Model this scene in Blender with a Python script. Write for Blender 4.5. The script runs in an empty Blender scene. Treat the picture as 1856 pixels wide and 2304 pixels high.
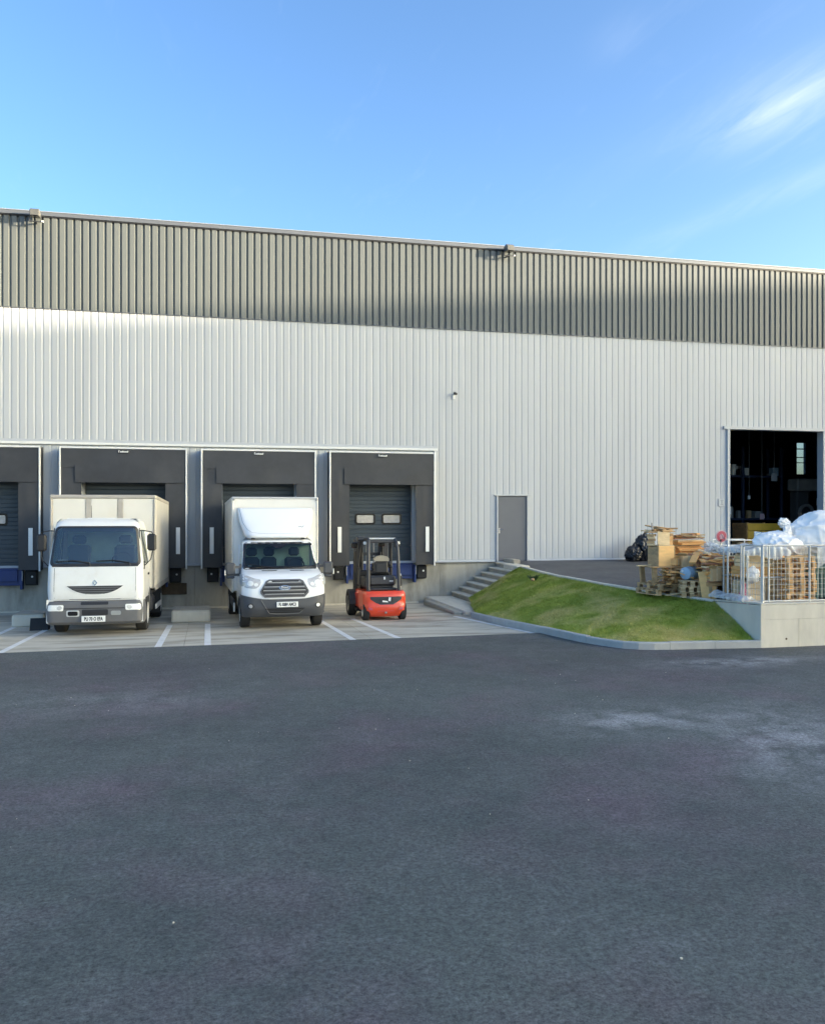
import bpy, bmesh, math, random
from mathutils import Vector, Matrix, noise
R = math.radians
random.seed(7)
scene = bpy.context.scene
col = scene.collection

# ------------------------------------------------------------------ camera
CAM = (0.0, -26.83, 2.6)
cam = bpy.data.cameras.new('camera'); cam_o = bpy.data.objects.new('camera', cam); col.objects.link(cam_o)
cam_o.location = CAM; cam_o.rotation_euler = (R(90), 0, R(-13.264))
cam.sensor_fit = 'HORIZONTAL'; cam.sensor_width = 36; cam.lens = 36 * 1950 / 1856
cam.shift_y = 5 / 1856; cam.clip_end = 2000; cam.clip_start = .1
scene.camera = cam_o

# ------------------------------------------------------------------ sky, sun, exposure
SUN_EL, SUN_AZ = 8.0, 116.0            # azimuth clockwise from +Y
SKY_STRENGTH, SUN_STRENGTH, EXPOSURE = 0.15, 3.6, 2.32
world = bpy.data.worlds.new('World'); scene.world = world; world.use_nodes = True
wn, wl = world.node_tree.nodes, world.node_tree.links
sky = wn.new('ShaderNodeTexSky'); sky.sky_type = 'NISHITA'; sky.sun_disc = False
sky.sun_elevation = R(SUN_EL); sky.sun_rotation = R(SUN_AZ)
sky.air_density = 0.65; sky.dust_density = 3.5; sky.ozone_density = 0.8; sky.altitude = 100
wtc = wn.new('ShaderNodeTexCoord')
def wmath(op, a, b=None, c=None, clamp=False):
    n = wn.new('ShaderNodeMath'); n.operation = op; n.use_clamp = clamp
    for i, v in enumerate((a, b, c)):
        if v is None: continue
        if isinstance(v, (int, float)): n.inputs[i].default_value = v
        else: wl.new(v, n.inputs[i])
    return n.outputs[0]
sep = wn.new('ShaderNodeSeparateXYZ'); wl.new(wtc.outputs['Generated'], sep.inputs[0])
dz = wmath('MAXIMUM', sep.outputs[2], 0.04)
qx = wmath('DIVIDE', sep.outputs[0], dz); qy = wmath('DIVIDE', sep.outputs[1], dz)
cmb = wn.new('ShaderNodeCombineXYZ'); wl.new(wmath('MULTIPLY', qx, 6.0), cmb.inputs[0]); wl.new(wmath('MULTIPLY', qy, 1.3), cmb.inputs[1])
nz = wn.new('ShaderNodeTexNoise'); nz.inputs['Scale'].default_value = 1.6; nz.inputs['Detail'].default_value = 7; nz.inputs['Roughness'].default_value = .62; nz.inputs['Distortion'].default_value = .5
wl.new(cmb.outputs[0], nz.inputs['Vector'])
def wisp(cx, cy, sx, sy, shear, amp):
    u = wmath('SUBTRACT', qy, cy)
    a = wmath('SUBTRACT', wmath('SUBTRACT', qx, cx), wmath('MULTIPLY', u, shear))
    a = wmath('DIVIDE', a, sx); b = wmath('DIVIDE', u, sy)
    r = wmath('ADD', wmath('MULTIPLY', a, a), wmath('MULTIPLY', b, b))
    return wmath('MULTIPLY', wmath('EXPONENT', wmath('MULTIPLY', r, -1.0)), amp)
w1 = wisp(1.375, 1.84, .115, .23, -.02, .80)
w2 = wisp(1.72, 2.35, .085, .8, -.22, .22)
w3 = wisp(.83, 1.66, .05, .10, .1, .10)
w4 = wisp(1.15, 2.1, .10, .5, .0, .05)
wsum = wmath('ADD', wmath('ADD', w1, w2), wmath('ADD', w3, w4))
mr = wn.new('ShaderNodeMapRange'); mr.inputs['From Min'].default_value = .22; mr.inputs['From Max'].default_value = .72
wl.new(nz.outputs['Fac'], mr.inputs['Value'])
# faint cirrus goes on over the rest of the sky
mr2 = wn.new('ShaderNodeMapRange'); mr2.inputs['From Min'].default_value = .58; mr2.inputs['From Max'].default_value = .85; mr2.inputs['To Max'].default_value = .07
wl.new(nz.outputs['Fac'], mr2.inputs['Value'])
cl = wmath('ADD', wmath('MULTIPLY', wsum, mr.outputs[0]), mr2.outputs[0], clamp=True)
hs = wn.new('ShaderNodeHueSaturation'); hs.inputs['Saturation'].default_value = 1.1; hs.inputs['Hue'].default_value = .5
gam = wn.new('ShaderNodeGamma'); gam.inputs['Gamma'].default_value = 1.14
wl.new(sky.outputs[0], gam.inputs['Color']); wl.new(gam.outputs[0], hs.inputs['Color'])
tint = wn.new('ShaderNodeMix'); tint.data_type = 'RGBA'; tint.blend_type = 'MULTIPLY'; tint.inputs['Factor'].default_value = 1
wl.new(hs.outputs[0], tint.inputs[6]); tint.inputs[7].default_value = (.615, .735, .83, 1)
SKY_OUT = tint.outputs[2]
cmix = wn.new('ShaderNodeMix'); cmix.data_type = 'RGBA'
wl.new(wmath('MULTIPLY', cl, .72), cmix.inputs['Factor']); wl.new(SKY_OUT, cmix.inputs[6])
cmix.inputs[7].default_value = (1.75, 1.9, 2.1, 1)
bg = wn['Background']; wl.new(cmix.outputs[2], bg.inputs[0]); bg.inputs[1].default_value = SKY_STRENGTH
sun = bpy.data.lights.new('sun', 'SUN'); sun.energy = SUN_STRENGTH; sun.angle = R(.53); sun.color = (1.0, .85, .64)
sun_o = bpy.data.objects.new('sun', sun); col.objects.link(sun_o)
sd = Vector((math.sin(R(SUN_AZ)) * math.cos(R(SUN_EL)), math.cos(R(SUN_AZ)) * math.cos(R(SUN_EL)), math.sin(R(SUN_EL))))
sun_o.rotation_euler = (-sd).to_track_quat('-Z', 'Y').to_euler(); sun_o.location = (30, -40, 40)
vs = scene.view_settings; vs.view_transform = 'Standard'; vs.look = 'None'; vs.exposure = EXPOSURE; vs.gamma = 1; vs.use_curve_mapping = False

# ------------------------------------------------------------------ materials
MATS = {}
def nn(nt, t, **k):
    n = nt.nodes.new(t)
    for a, b in k.items(): setattr(n, a, b)
    return n
def mat(name, c, rough=.6, metal=0.0, var=.10, scale=3.0, bump=0.0, bscale=80.0, spec=.5, c2=None, c2scale=1.2, c2amt=.5, c2edge=.1, stretch=None, coat=0.0, c2min=.5, ov=0.0):
    """Principled with procedural value variation, a second stain colour and fine bump."""
    m = bpy.data.materials.new(name); m.use_nodes = True; nt = m.node_tree; L = nt.links
    b = nt.nodes['Principled BSDF']
    b.inputs['Roughness'].default_value = rough; b.inputs['Metallic'].default_value = metal; b.inputs['Specular IOR Level'].default_value = spec
    b.inputs['Coat Weight'].default_value = coat
    g = nn(nt, 'ShaderNodeNewGeometry')
    vec = g.outputs['Position']
    if stretch:
        mp = nn(nt, 'ShaderNodeVectorMath', operation='MULTIPLY'); mp.inputs[1].default_value = stretch
        L.new(vec, mp.inputs[0]); vec = mp.outputs[0]
    n1 = nn(nt, 'ShaderNodeTexNoise'); n1.inputs['Scale'].default_value = scale; n1.inputs['Detail'].default_value = 6; n1.inputs['Roughness'].default_value = .6
    L.new(vec, n1.inputs['Vector'])
    r1 = nn(nt, 'ShaderNodeMapRange'); r1.inputs['From Min'].default_value = .25; r1.inputs['From Max'].default_value = .75
    r1.inputs['To Min'].default_value = 1 - var; r1.inputs['To Max'].default_value = 1 + var
    L.new(n1.outputs['Fac'], r1.inputs['Value'])
    mx = nn(nt, 'ShaderNodeVectorMath', operation='SCALE'); mx.inputs[0].default_value = c[:3]
    L.new(r1.outputs[0], mx.inputs['Scale']); out = mx.outputs[0]
    if c2:
        n2 = nn(nt, 'ShaderNodeTexNoise'); n2.inputs['Scale'].default_value = c2scale; n2.inputs['Detail'].default_value = 8; n2.inputs['Roughness'].default_value = .65
        L.new(vec, n2.inputs['Vector'])
        r2 = nn(nt, 'ShaderNodeMapRange'); r2.inputs['From Min'].default_value = c2min; r2.inputs['From Max'].default_value = c2min + c2edge * 2; r2.inputs['To Max'].default_value = c2amt
        L.new(n2.outputs['Fac'], r2.inputs['Value'])
        k = nn(nt, 'ShaderNodeMix', data_type='RGBA'); L.new(r2.outputs[0], k.inputs['Factor']); L.new(out, k.inputs[6]); k.inputs[7].default_value = (*c2[:3], 1)
        out = k.outputs[2]
    if ov:
        oi = nn(nt, 'ShaderNodeObjectInfo'); ro = nn(nt, 'ShaderNodeMapRange'); ro.inputs['To Min'].default_value = 1-ov; ro.inputs['To Max'].default_value = 1+ov; L.new(oi.outputs['Random'], ro.inputs['Value'])
        sv = nn(nt, 'ShaderNodeVectorMath', operation='SCALE'); L.new(out, sv.inputs[0]); L.new(ro.outputs[0], sv.inputs['Scale']); out = sv.outputs[0]
    L.new(out, b.inputs['Base Color'])
    if bump:
        n3 = nn(nt, 'ShaderNodeTexNoise'); n3.inputs['Scale'].default_value = bscale; n3.inputs['Detail'].default_value = 4
        L.new(g.outputs['Position'], n3.inputs['Vector'])
        bp = nn(nt, 'ShaderNodeBump'); bp.inputs['Strength'].default_value = bump; bp.inputs['Distance'].default_value = .01
        L.new(n3.outputs['Fac'], bp.inputs['Height']); L.new(bp.outputs[0], b.inputs['Normal'])
    MATS[name] = m; return m
mat('white_sheet', (.47, .485, .495), .42, 0, .03, 1.2, spec=.4, c2=(.42, .432, .435), c2scale=.5, c2amt=.35, stretch=(1.5, 1, .25), ov=.022)
mat('grey_sheet', (.112, .122, .118), .38, .0, .05, .8, spec=.5, c2=(.092, .101, .098), c2scale=.6, c2amt=.4, stretch=(1.5, 1, .25), ov=.03)
mat('flashing', (.43, .445, .455), .4, .0, .04)
mat('lip_metal', (.30, .32, .34), .35, .2, .05)
mat('eave_metal', (.13, .138, .15), .35, .3, .05)
mat('white_metal', (.74, .74, .71), .38, 0, .06, c2=(.5, .48, .42), c2scale=3, c2amt=.35)
mat('concrete_wall', (.40, .375, .315), .88, 0, .14, 2.0, .35, 70, c2=(.20, .19, .15), c2scale=1.3, c2amt=.7, c2edge=.10, stretch=(1.4, 1, .45), c2min=.47)
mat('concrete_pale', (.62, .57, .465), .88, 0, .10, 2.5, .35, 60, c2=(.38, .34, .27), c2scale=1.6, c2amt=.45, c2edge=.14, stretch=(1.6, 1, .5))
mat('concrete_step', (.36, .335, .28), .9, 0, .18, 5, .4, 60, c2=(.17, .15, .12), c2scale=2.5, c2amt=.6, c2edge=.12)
mat('kerb_stone', (.40, .395, .37), .88, 0, .14, 6, .4, 70, c2=(.24, .24, .22), c2scale=3, c2amt=.5)
mat('apron_concrete', (.50, .455, .365), .8, 0, .14, 1.3, .25, 60, c2=(.23, .195, .145), c2scale=1.1, c2amt=.70, c2edge=.07, stretch=(.45, 1.7, 1), c2min=.46, ov=.05)
mat('line_paint', (.70, .69, .66), .6, 0, .10, 8, .2, 60, c2=(.42, .40, .36), c2scale=3.5, c2amt=.5, c2edge=.12)
mat('curtain', (.036, .037, .041), .5, 0, .25, 1.5, .08, 8, c2=(.060, .059, .058), c2scale=1.1, c2amt=.5)
mat('curtain_side', (.030, .030, .030), .55, 0, .2, 2)
mat('dock_door', (.045, .060, .072), .42, 0, .08, 2)
mat('rubber', (.018, .018, .019), .75, 0, .25, 6, .15, 50)
mat('tyre', (.020, .020, .021), .85, 0, .25, 8, .25, 60, c2=(.06, .055, .05), c2scale=5, c2amt=.4)
mat('blue_steel', (.012, .035, .15), .45, 0, .2, 4, c2=(.03, .035, .05), c2scale=4, c2amt=.5)
mat('door_grey', (.120, .127, .145), .45, 0, .05, 2)
mat('chrome', (.55, .55, .56), .22, 1.0, .05)
mat('steel', (.32, .32, .32), .4, .8, .12, 5)
mat('galv', (.60, .58, .53), .45, .2, .12, 8, c2=(.40, .40, .38), c2scale=6, c2amt=.4)
mat('truck_white', (.74, .74, .71), .30, 0, .04, 1.5, coat=.3, c2=(.52, .46, .36), c2scale=2.2, c2amt=.45, c2edge=.16)
mat('van_white', (.80, .81, .81), .22, 0, .02, 1.5, coat=.5)
mat('box_cream', (.74, .70, .61), .42, 0, .04, 2, c2=(.60, .47, .29), c2scale=1.5, c2amt=.40, c2edge=.2)
mat('box_frame', (.42, .385, .335), .5, 0, .08, 4, c2=(.28, .24, .19), c2scale=3, c2amt=.4)
mat('box_side', (.58, .55, .48), .45, 0, .05, 2, c2=(.44, .40, .33), c2scale=1.4, c2amt=.35)
mat('box_white', (.77, .75, .70), .38, 0, .03, 2, c2=(.60, .55, .47), c2scale=1.4, c2amt=.35, c2edge=.2)
mat('alu', (.62, .61, .58), .4, .4, .06, 5)
mat('bumper_grey', (.115, .115, .118), .6, 0, .12, 4, .1, 60)
mat('van_bumper', (.060, .063, .070), .55, 0, .12, 4, .1, 80)
mat('black_plastic', (.018, .018, .02), .5, 0, .2, 5)
mat('black_gloss', (.012, .012, .014), .2, 0, .1, 5)
mat('interior_grey', (.28, .30, .30), .8, 0, .1, 4)
mat('interior_green', (.50, .64, .54), .8, 0, .1, 4)
mat('interior_dark', (.05, .06, .065), .8, 0, .1, 4)
mat('lamp_white', (.80, .79, .74), .15, 0, .12, 18, coat=.6)
mat('lamp_clear', (.58, .56, .53), .12, .2, .22, 14, coat=.7)
mat('plate_white', (.80, .80, .76), .4, 0, .02)
mat('ink', (.02, .02, .022), .6, 0, .05)
mat('fork_red', (.72, .065, .022), .33, 0, .06, 3, coat=.4, c2=(.40, .02, .012), c2scale=3, c2amt=.3)
mat('fork_dark', (.035, .037, .042), .5, 0, .2, 5)
mat('seat_beige', (.36, .32, .24), .8, 0, .1, 6)
mat('wood_fresh', (.80, .42, .14), .8, 0, .20, 5, .3, 40, c2=(.34, .20, .09), c2scale=5, c2amt=.5, stretch=(1, 1, 3), ov=.22)
mat('wood_mid', (.60, .35, .15), .85, 0, .22, 5, .3, 40, c2=(.22, .14, .08), c2scale=4, c2amt=.5, stretch=(1, 1, 3), ov=.22)
mat('wood_grey', (.52, .345, .175), .9, 0, .22, 5, .3, 40, c2=(.15, .12, .085), c2scale=4, c2amt=.5, stretch=(1, 1, 3), ov=.22)
mat('wood_pale', (.74, .56, .32), .85, 0, .16, 5, .3, 40, c2=(.40, .29, .17), c2scale=4, c2amt=.4, stretch=(1, 1, 3), ov=.22)
mat('wood_red', (.42, .20, .11), .85, 0, .22, 5, .3, 40, c2=(.18, .09, .06), c2scale=4, c2amt=.5)
mat('plywood', (.86, .52, .20), .75, 0, .12, 3, .1, 30, c2=(.50, .32, .15), c2scale=2, c2amt=.4, stretch=(1, 1, 4))
mat('card', (.64, .43, .22), .85, 0, .10, 4)
mat('blue_plastic', (.33, .47, .58), .4, 0, .1, 5)
mat('green_plastic', (.13, .235, .21), .45, 0, .12, 3)
mat('yellow_plastic', (.62, .36, .03), .5, 0, .15, 3)
mat('bag_white', (.93, .89, .83), .5, 0, .04, 3, .15, 9, c2=(.84, .80, .75), c2scale=3, c2amt=.4)
mat('bag_black', (.012, .013, .016), .3, 0, .2, 6, .2, 14)
mat('pink_plastic', (.55, .16, .22), .45, 0, .12, 5)
mat('sign_red', (.52, .09, .12), .4, 0, .08, 6)
mat('sign_pale', (.62, .40, .42), .5, 0, .08, 6)
mat('rust', (.10, .065, .035), .85, 0, .3, 6)
mat('soil', (.09, .075, .05), .95, 0, .3, 8, .4, 40)
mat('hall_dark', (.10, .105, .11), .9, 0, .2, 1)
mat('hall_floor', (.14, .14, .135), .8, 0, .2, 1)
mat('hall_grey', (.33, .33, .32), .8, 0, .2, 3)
mat('hall_navy', (.02, .035, .08), .6, 0, .2, 3)
mat('unseen_hall_wall', (.42, .41, .39), .8, 0, .06, .4)
mat('floodlight_grey', (.12, .12, .11), .5, .2, .1, 5)
mat('weed', (.09, .13, .04), .8, 0, .3, 9)

def asphalt_mat(name, base, dark, warm):
    m = bpy.data.materials.new(name); m.use_nodes = True; nt = m.node_tree; L = nt.links; b = nt.nodes['Principled BSDF']
    g = nn(nt, 'ShaderNodeNewGeometry'); P = g.outputs['Position']
    def noi(scale, det=4, ro=.6, vec=P):
        n = nn(nt, 'ShaderNodeTexNoise'); n.inputs['Scale'].default_value = scale; n.inputs['Detail'].default_value = det; n.inputs['Roughness'].default_value = ro
        L.new(vec, n.inputs['Vector']); return n.outputs['Fac']
    def rng(v, a, c, d, e):
        n = nn(nt, 'ShaderNodeMapRange'); n.inputs['From Min'].default_value = a; n.inputs['From Max'].default_value = c; n.inputs['To Min'].default_value = d; n.inputs['To Max'].default_value = e
        L.new(v, n.inputs['Value']); return n.outputs[0]
    def mixc(f, a, bb, blend='MIX'):
        n = nn(nt, 'ShaderNodeMix', data_type='RGBA', blend_type=blend)
        if isinstance(f, float): n.inputs['Factor'].default_value = f
        else: L.new(f, n.inputs['Factor'])
        for i, v in ((6, a), (7, bb)):
            if isinstance(v, tuple): n.inputs[i].default_value = (*v, 1)
            else: L.new(v, n.inputs[i])
        return n.outputs[2]
    big = noi(.22, 5, .55)
    c = mixc(rng(big, .38, .62, 0, 1), base, dark)
    c = mixc(rng(noi(.45, 5, .6), .47, .66, 0, .8), c, warm)
    # pale dusty stains lying in the yard
    sp = nn(nt, 'ShaderNodeSeparateXYZ'); L.new(P, sp.inputs[0])
    def M(op, a, bb):
        n = nn(nt, 'ShaderNodeMath', operation=op)
        for i, v in ((0, a), (1, bb)):
            if isinstance(v, (int, float)): n.inputs[i].default_value = v
            else: L.new(v, n.inputs[i])
        return n.outputs[0]
    def blob(cx, cy, sx, sy, sh):
        v = M('SUBTRACT', sp.outputs[1], cy); u = M('SUBTRACT', M('SUBTRACT', sp.outputs[0], cx), M('MULTIPLY', v, sh))
        u = M('DIVIDE', u, sx); v = M('DIVIDE', v, sy)
        return M('POWER', 2.718, M('MULTIPLY', M('ADD', M('MULTIPLY', u, u), M('MULTIPLY', v, v)), -1.0))
    st = M('ADD', M('ADD', blob(5.2, -16.8, .9, .6, .1), blob(6.5, -18.0, .85, 1.5, .45)), M('ADD', blob(9.2, -13.3, 1.5, .45, 0), M('MULTIPLY', blob(-1.2, -14.2, 1.6, .8, 0), .35)))
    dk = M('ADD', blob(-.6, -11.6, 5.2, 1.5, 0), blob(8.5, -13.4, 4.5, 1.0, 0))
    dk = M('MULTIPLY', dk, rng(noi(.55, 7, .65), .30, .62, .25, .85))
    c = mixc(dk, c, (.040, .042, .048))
    st = M('MULTIPLY', st, rng(noi(1.7, 8, .7), .40, .58, 0, .85))
    pat = rng(noi(1.1, 7, .68), .42, .64, .0, .5)
    c = mixc(pat, c, (.095, .099, .099))
    c = mixc(st, c, (.25, .255, .26))
    # aggregate grain
    gr = noi(26, 6, .95)
    sc = nn(nt, 'ShaderNodeVectorMath', operation='SCALE'); L.new(c, sc.inputs[0]); L.new(rng(gr, .36, .64, .10, 2.0), sc.inputs['Scale'])
    gr2 = nn(nt, 'ShaderNodeVectorMath', operation='SCALE'); L.new(sc.outputs[0], gr2.inputs[0]); L.new(rng(noi(6, 6, .8), .34, .66, .74, 1.26), gr2.inputs['Scale'])
    vo = nn(nt, 'ShaderNodeTexVoronoi'); vo.inputs['Scale'].default_value = 32; L.new(P, vo.inputs['Vector'])
    vs_ = rng(vo.outputs['Distance'], .02, .18, .55, 0)
    sel = nn(nt, 'ShaderNodeSeparateColor'); L.new(vo.outputs['Color'], sel.inputs[0])
    fl = M('MULTIPLY', vs_, rng(sel.outputs[0], .80, .86, 0, 1))
    c = mixc(fl, gr2.outputs[0], (.19, .19, .19))
    L.new(c, b.inputs['Base Color'])
    L.new(rng(noi(.5, 4), .3, .7, .62, .82), b.inputs['Roughness']); b.inputs['Specular IOR Level'].default_value = .5
    bp = nn(nt, 'ShaderNodeBump'); bp.inputs['Strength'].default_value = .55; bp.inputs['Distance'].default_value = .008
    L.new(gr, bp.inputs['Height']); L.new(bp.outputs[0], b.inputs['Normal'])
    MATS[name] = m
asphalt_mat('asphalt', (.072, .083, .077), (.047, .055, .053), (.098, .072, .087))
asphalt_mat('asphalt_upper', (.060, .063, .070), (.046, .048, .055), (.058, .056, .060))

def grass_mat(name, a, b_, dry):
    m = bpy.data.materials.new(name); m.use_nodes = True; nt = m.node_tree; L = nt.links; b = nt.nodes['Principled BSDF']
    g = nn(nt, 'ShaderNodeNewGeometry')
    n = nn(nt, 'ShaderNodeTexNoise'); n.inputs['Scale'].default_value = 2.2; n.inputs['Detail'].default_value = 8; n.inputs['Roughness'].default_value = .7; L.new(g.outputs['Position'], n.inputs['Vector'])
    r = nn(nt, 'ShaderNodeMapRange'); r.inputs['From Min'].default_value = .35; r.inputs['From Max'].default_value = .65; L.new(n.outputs['Fac'], r.inputs['Value'])
    k = nn(nt, 'ShaderNodeMix', data_type='RGBA'); L.new(r.outputs[0], k.inputs['Factor']); k.inputs[6].default_value = (*a, 1); k.inputs[7].default_value = (*b_, 1)
    n2 = nn(nt, 'ShaderNodeTexNoise'); n2.inputs['Scale'].default_value = 1.1; n2.inputs['Detail'].default_value = 7; L.new(g.outputs['Position'], n2.inputs['Vector'])
    r2 = nn(nt, 'ShaderNodeMapRange'); r2.inputs['From Min'].default_value = .47; r2.inputs['From Max'].default_value = .66; r2.inputs['To Max'].default_value = .8; L.new(n2.outputs['Fac'], r2.inputs['Value'])
    k2 = nn(nt, 'ShaderNodeMix', data_type='RGBA'); L.new(r2.outputs[0], k2.inputs['Factor']); L.new(k.outputs[2], k2.inputs[6]); k2.inputs[7].default_value = (*dry, 1)
    L.new(k2.outputs[2], b.inputs['Base Color']); b.inputs['Roughness'].default_value = .75; b.inputs['Specular IOR Level'].default_value = .25
    MATS[name] = m
grass_mat('grass_blade', (.25, .29, .045), (.48, .50, .09), (.70, .58, .24))
grass_mat('grass_soil', (.24, .30, .035), (.34, .39, .05), (.42, .35, .13))

def thin_glass(name, tintc, refl_rough=.02, ior=1.5, minr=0.0):
    m = bpy.data.materials.new(name); m.use_nodes = True; nt = m.node_tree; L = nt.links
    nt.nodes.remove(nt.nodes['Principled BSDF'])
    t = nn(nt, 'ShaderNodeBsdfTransparent'); t.inputs[0].default_value = (*tintc, 1)
    gl = nn(nt, 'ShaderNodeBsdfGlossy'); gl.inputs['Roughness'].default_value = refl_rough; gl.inputs['Color'].default_value = (.9, .95, .95, 1)
    fr = nn(nt, 'ShaderNodeFresnel'); fr.inputs['IOR'].default_value = ior
    mxx = nn(nt, 'ShaderNodeMixShader')
    ad = nn(nt, 'ShaderNodeMath', operation='ADD', use_clamp=True); ad.inputs[1].default_value = minr; L.new(fr.outputs[0], ad.inputs[0])
    L.new(ad.outputs[0], mxx.inputs[0]); L.new(t.outputs[0], mxx.inputs[1]); L.new(gl.outputs[0], mxx.inputs[2])
    L.new(mxx.outputs[0], nt.nodes['Material Output'].inputs[0]); MATS[name] = m
thin_glass('windscreen', (.72, .80, .77), .03, 1.5, .01)
thin_glass('windscreen_dusty', (.50, .55, .53), .14, 1.5, .09)
thin_glass('pane', (.75, .8, .82), .03, 1.5, .08)
def film_mat(name, tr, c):
    m = bpy.data.materials.new(name); m.use_nodes = True; nt = m.node_tree; L = nt.links
    b = nt.nodes['Principled BSDF']; b.inputs['Base Color'].default_value = (*c, 1); b.inputs['Roughness'].default_value = .3
    t = nn(nt, 'ShaderNodeBsdfTransparent'); g = nn(nt, 'ShaderNodeNewGeometry')
    n = nn(nt, 'ShaderNodeTexNoise'); n.inputs['Scale'].default_value = 6; n.inputs['Detail'].default_value = 5; n.inputs['Distortion'].default_value = 1.2; L.new(g.outputs['Position'], n.inputs['Vector'])
    r = nn(nt, 'ShaderNodeMapRange'); r.inputs['From Min'].default_value = .35; r.inputs['From Max'].default_value = .65; r.inputs['To Min'].default_value = tr - .18; r.inputs['To Max'].default_value = tr + .18; L.new(n.outputs['Fac'], r.inputs['Value'])
    mxx = nn(nt, 'ShaderNodeMixShader'); L.new(r.outputs[0], mxx.inputs[0]); L.new(b.outputs[0], mxx.inputs[1]); L.new(t.outputs[0], mxx.inputs[2])
    L.new(mxx.outputs[0], nt.nodes['Material Output'].inputs[0]); MATS[name] = m
film_mat('film', .42, (.74, .77, .76))

# ------------------------------------------------------------------ mesh helpers
class MB:
    def __init__(s): s.v = []; s.f = []
    def add(s, vs_, fs):
        o = len(s.v); s.v += [tuple(p) for p in vs_]; s.f += [tuple(i + o for i in f) for f in fs]; return s
    def box(s, x0, x1, y0, y1, z0, z1):
        return s.add([(x0,y0,z0),(x1,y0,z0),(x1,y1,z0),(x0,y1,z0),(x0,y0,z1),(x1,y0,z1),(x1,y1,z1),(x0,y1,z1)],
                     [(0,3,2,1),(4,5,6,7),(0,1,5,4),(1,2,6,5),(2,3,7,6),(3,0,4,7)])
    def cbox(s, x0, x1, y0, y1, z0, z1, c=.01):
        c = min(c, (x1-x0)*.45, (y1-y0)*.45, (z1-z0)*.45)
        bm = bmesh.new(); bmesh.ops.create_cube(bm, size=1)
        for v in bm.verts: v.co = Vector(((x0+x1)/2 + v.co.x*(x1-x0), (y0+y1)/2 + v.co.y*(y1-y0), (z0+z1)/2 + v.co.z*(z1-z0)))
        bmesh.ops.bevel(bm, geom=bm.edges[:] + bm.verts[:], offset=c, segments=1, affect='EDGES', profile=.5)
        bm.verts.index_update()
        s.add([v.co[:] for v in bm.verts], [[v.index for v in f.verts] for f in bm.faces]); bm.free(); return s
    def bar(s, p0, p1, w, h, up=(0, 0, 1)):
        p0, p1 = Vector(p0), Vector(p1); d = (p1 - p0).normalized(); u = Vector(up)
        if abs(d.dot(u)) > .98: u = Vector((0, 1, 0))
        a = d.cross(u).normalized(); b = a.cross(d).normalized()
        q = []
        for p in (p0, p1):
            for i, j in ((-1,-1),(1,-1),(1,1),(-1,1)): q.append(p + a*(i*w/2) + b*(j*h/2))
        return s.add(q, [(0,1,2,3)[::-1],(4,5,6,7),(0,1,5,4),(1,2,6,5),(2,3,7,6),(3,0,4,7)])
    def tube(s, pts, r, n=8, cap=True):
        pts = [Vector(p) for p in pts]; rings = []; prev = None
        for i, p in enumerate(pts):
            d = (pts[min(i+1, len(pts)-1)] - pts[max(i-1, 0)]).normalized()
            if prev is None:
                u = Vector((0,0,1)) if abs(d.z) < .9 else Vector((1,0,0)); a = d.cross(u).normalized()
            else: a = (prev - d*prev.dot(d)).normalized()
            prev = a; b = d.cross(a)
            rr = r[i] if isinstance(r, (list, tuple)) else r
            rings.append([p + a*math.cos(2*math.pi*k/n)*rr + b*math.sin(2*math.pi*k/n)*rr for k in range(n)])
        o = len(s.v); s.v += [tuple(q) for g in rings for q in g]
        for i in range(len(rings)-1):
            for k in range(n): s.f.append((o+i*n+k, o+i*n+(k+1)%n, o+(i+1)*n+(k+1)%n, o+(i+1)*n+k))
        if cap: s.f.append(tuple(o+k for k in range(n))[::-1]); s.f.append(tuple(o+(len(rings)-1)*n+k for k in range(n)))
        return s
    def prism(s, poly, axis, a0, a1):
        """poly: 2-D outline; axis 'x','y','z' is the extrusion axis."""
        def P(p, t): return {'x': (t, p[0], p[1]), 'y': (p[0], t, p[1]), 'z': (p[0], p[1], t)}[axis]
        n = len(poly)
        return s.add([P(p, a0) for p in poly] + [P(p, a1) for p in poly],
                     [tuple(range(n))[::-1], tuple(range(n, 2*n))] + [(i, (i+1) % n, n+(i+1) % n, n+i) for i in range(n)])
    def lathe(s, prof, c, axis='x', n=24):
        """prof: (axial, radius) list, revolved about an axis through c."""
        o = len(s.v); m = len(prof)
        for k in range(n):
            a = 2*math.pi*k/n; ca, sa = math.cos(a), math.sin(a)
            for t, r in prof:
                s.v.append({'x': (c[0]+t, c[1]+r*ca, c[2]+r*sa), 'y': (c[0]+r*ca, c[1]+t, c[2]+r*sa), 'z': (c[0]+r*ca, c[1]+r*sa, c[2]+t)}[axis])
        for k in range(n):
            for i in range(m-1): s.f.append((o+k*m+i, o+((k+1) % n)*m+i, o+((k+1) % n)*m+i+1, o+k*m+i+1))
        return s
    def grid(s, rows, closed=False):
        o = len(s.v); n = len(rows[0])
        for r in rows: s.v += [tuple(p) for p in r]
        for i in range(len(rows)-1):
            for k in range(n if closed else n-1): s.f.append((o+i*n+k, o+i*n+(k+1) % n, o+(i+1)*n+(k+1) % n, o+(i+1)*n+k))
        return s
    def build(s, name, m, parent=None, smooth=False, kind=None, label=None, fixn=True):
        me = bpy.data.meshes.new(name); me.from_pydata(s.v, [], s.f); me.validate()
        if fixn:
            bm = bmesh.new(); bm.from_mesh(me); bmesh.ops.recalc_face_normals(bm, faces=bm.faces[:]); bm.to_mesh(me); bm.free()
        me.materials.append(MATS[m] if isinstance(m, str) else m)
        if smooth: me.shade_smooth(); me.set_sharp_from_angle(angle=R(smooth if smooth is not True else 38))
        o = bpy.data.objects.new(name, me); col.objects.link(o)
        if parent: o.parent = parent
        if kind: o['kind'] = kind
        if label: o['label'] = label
        return o
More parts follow.
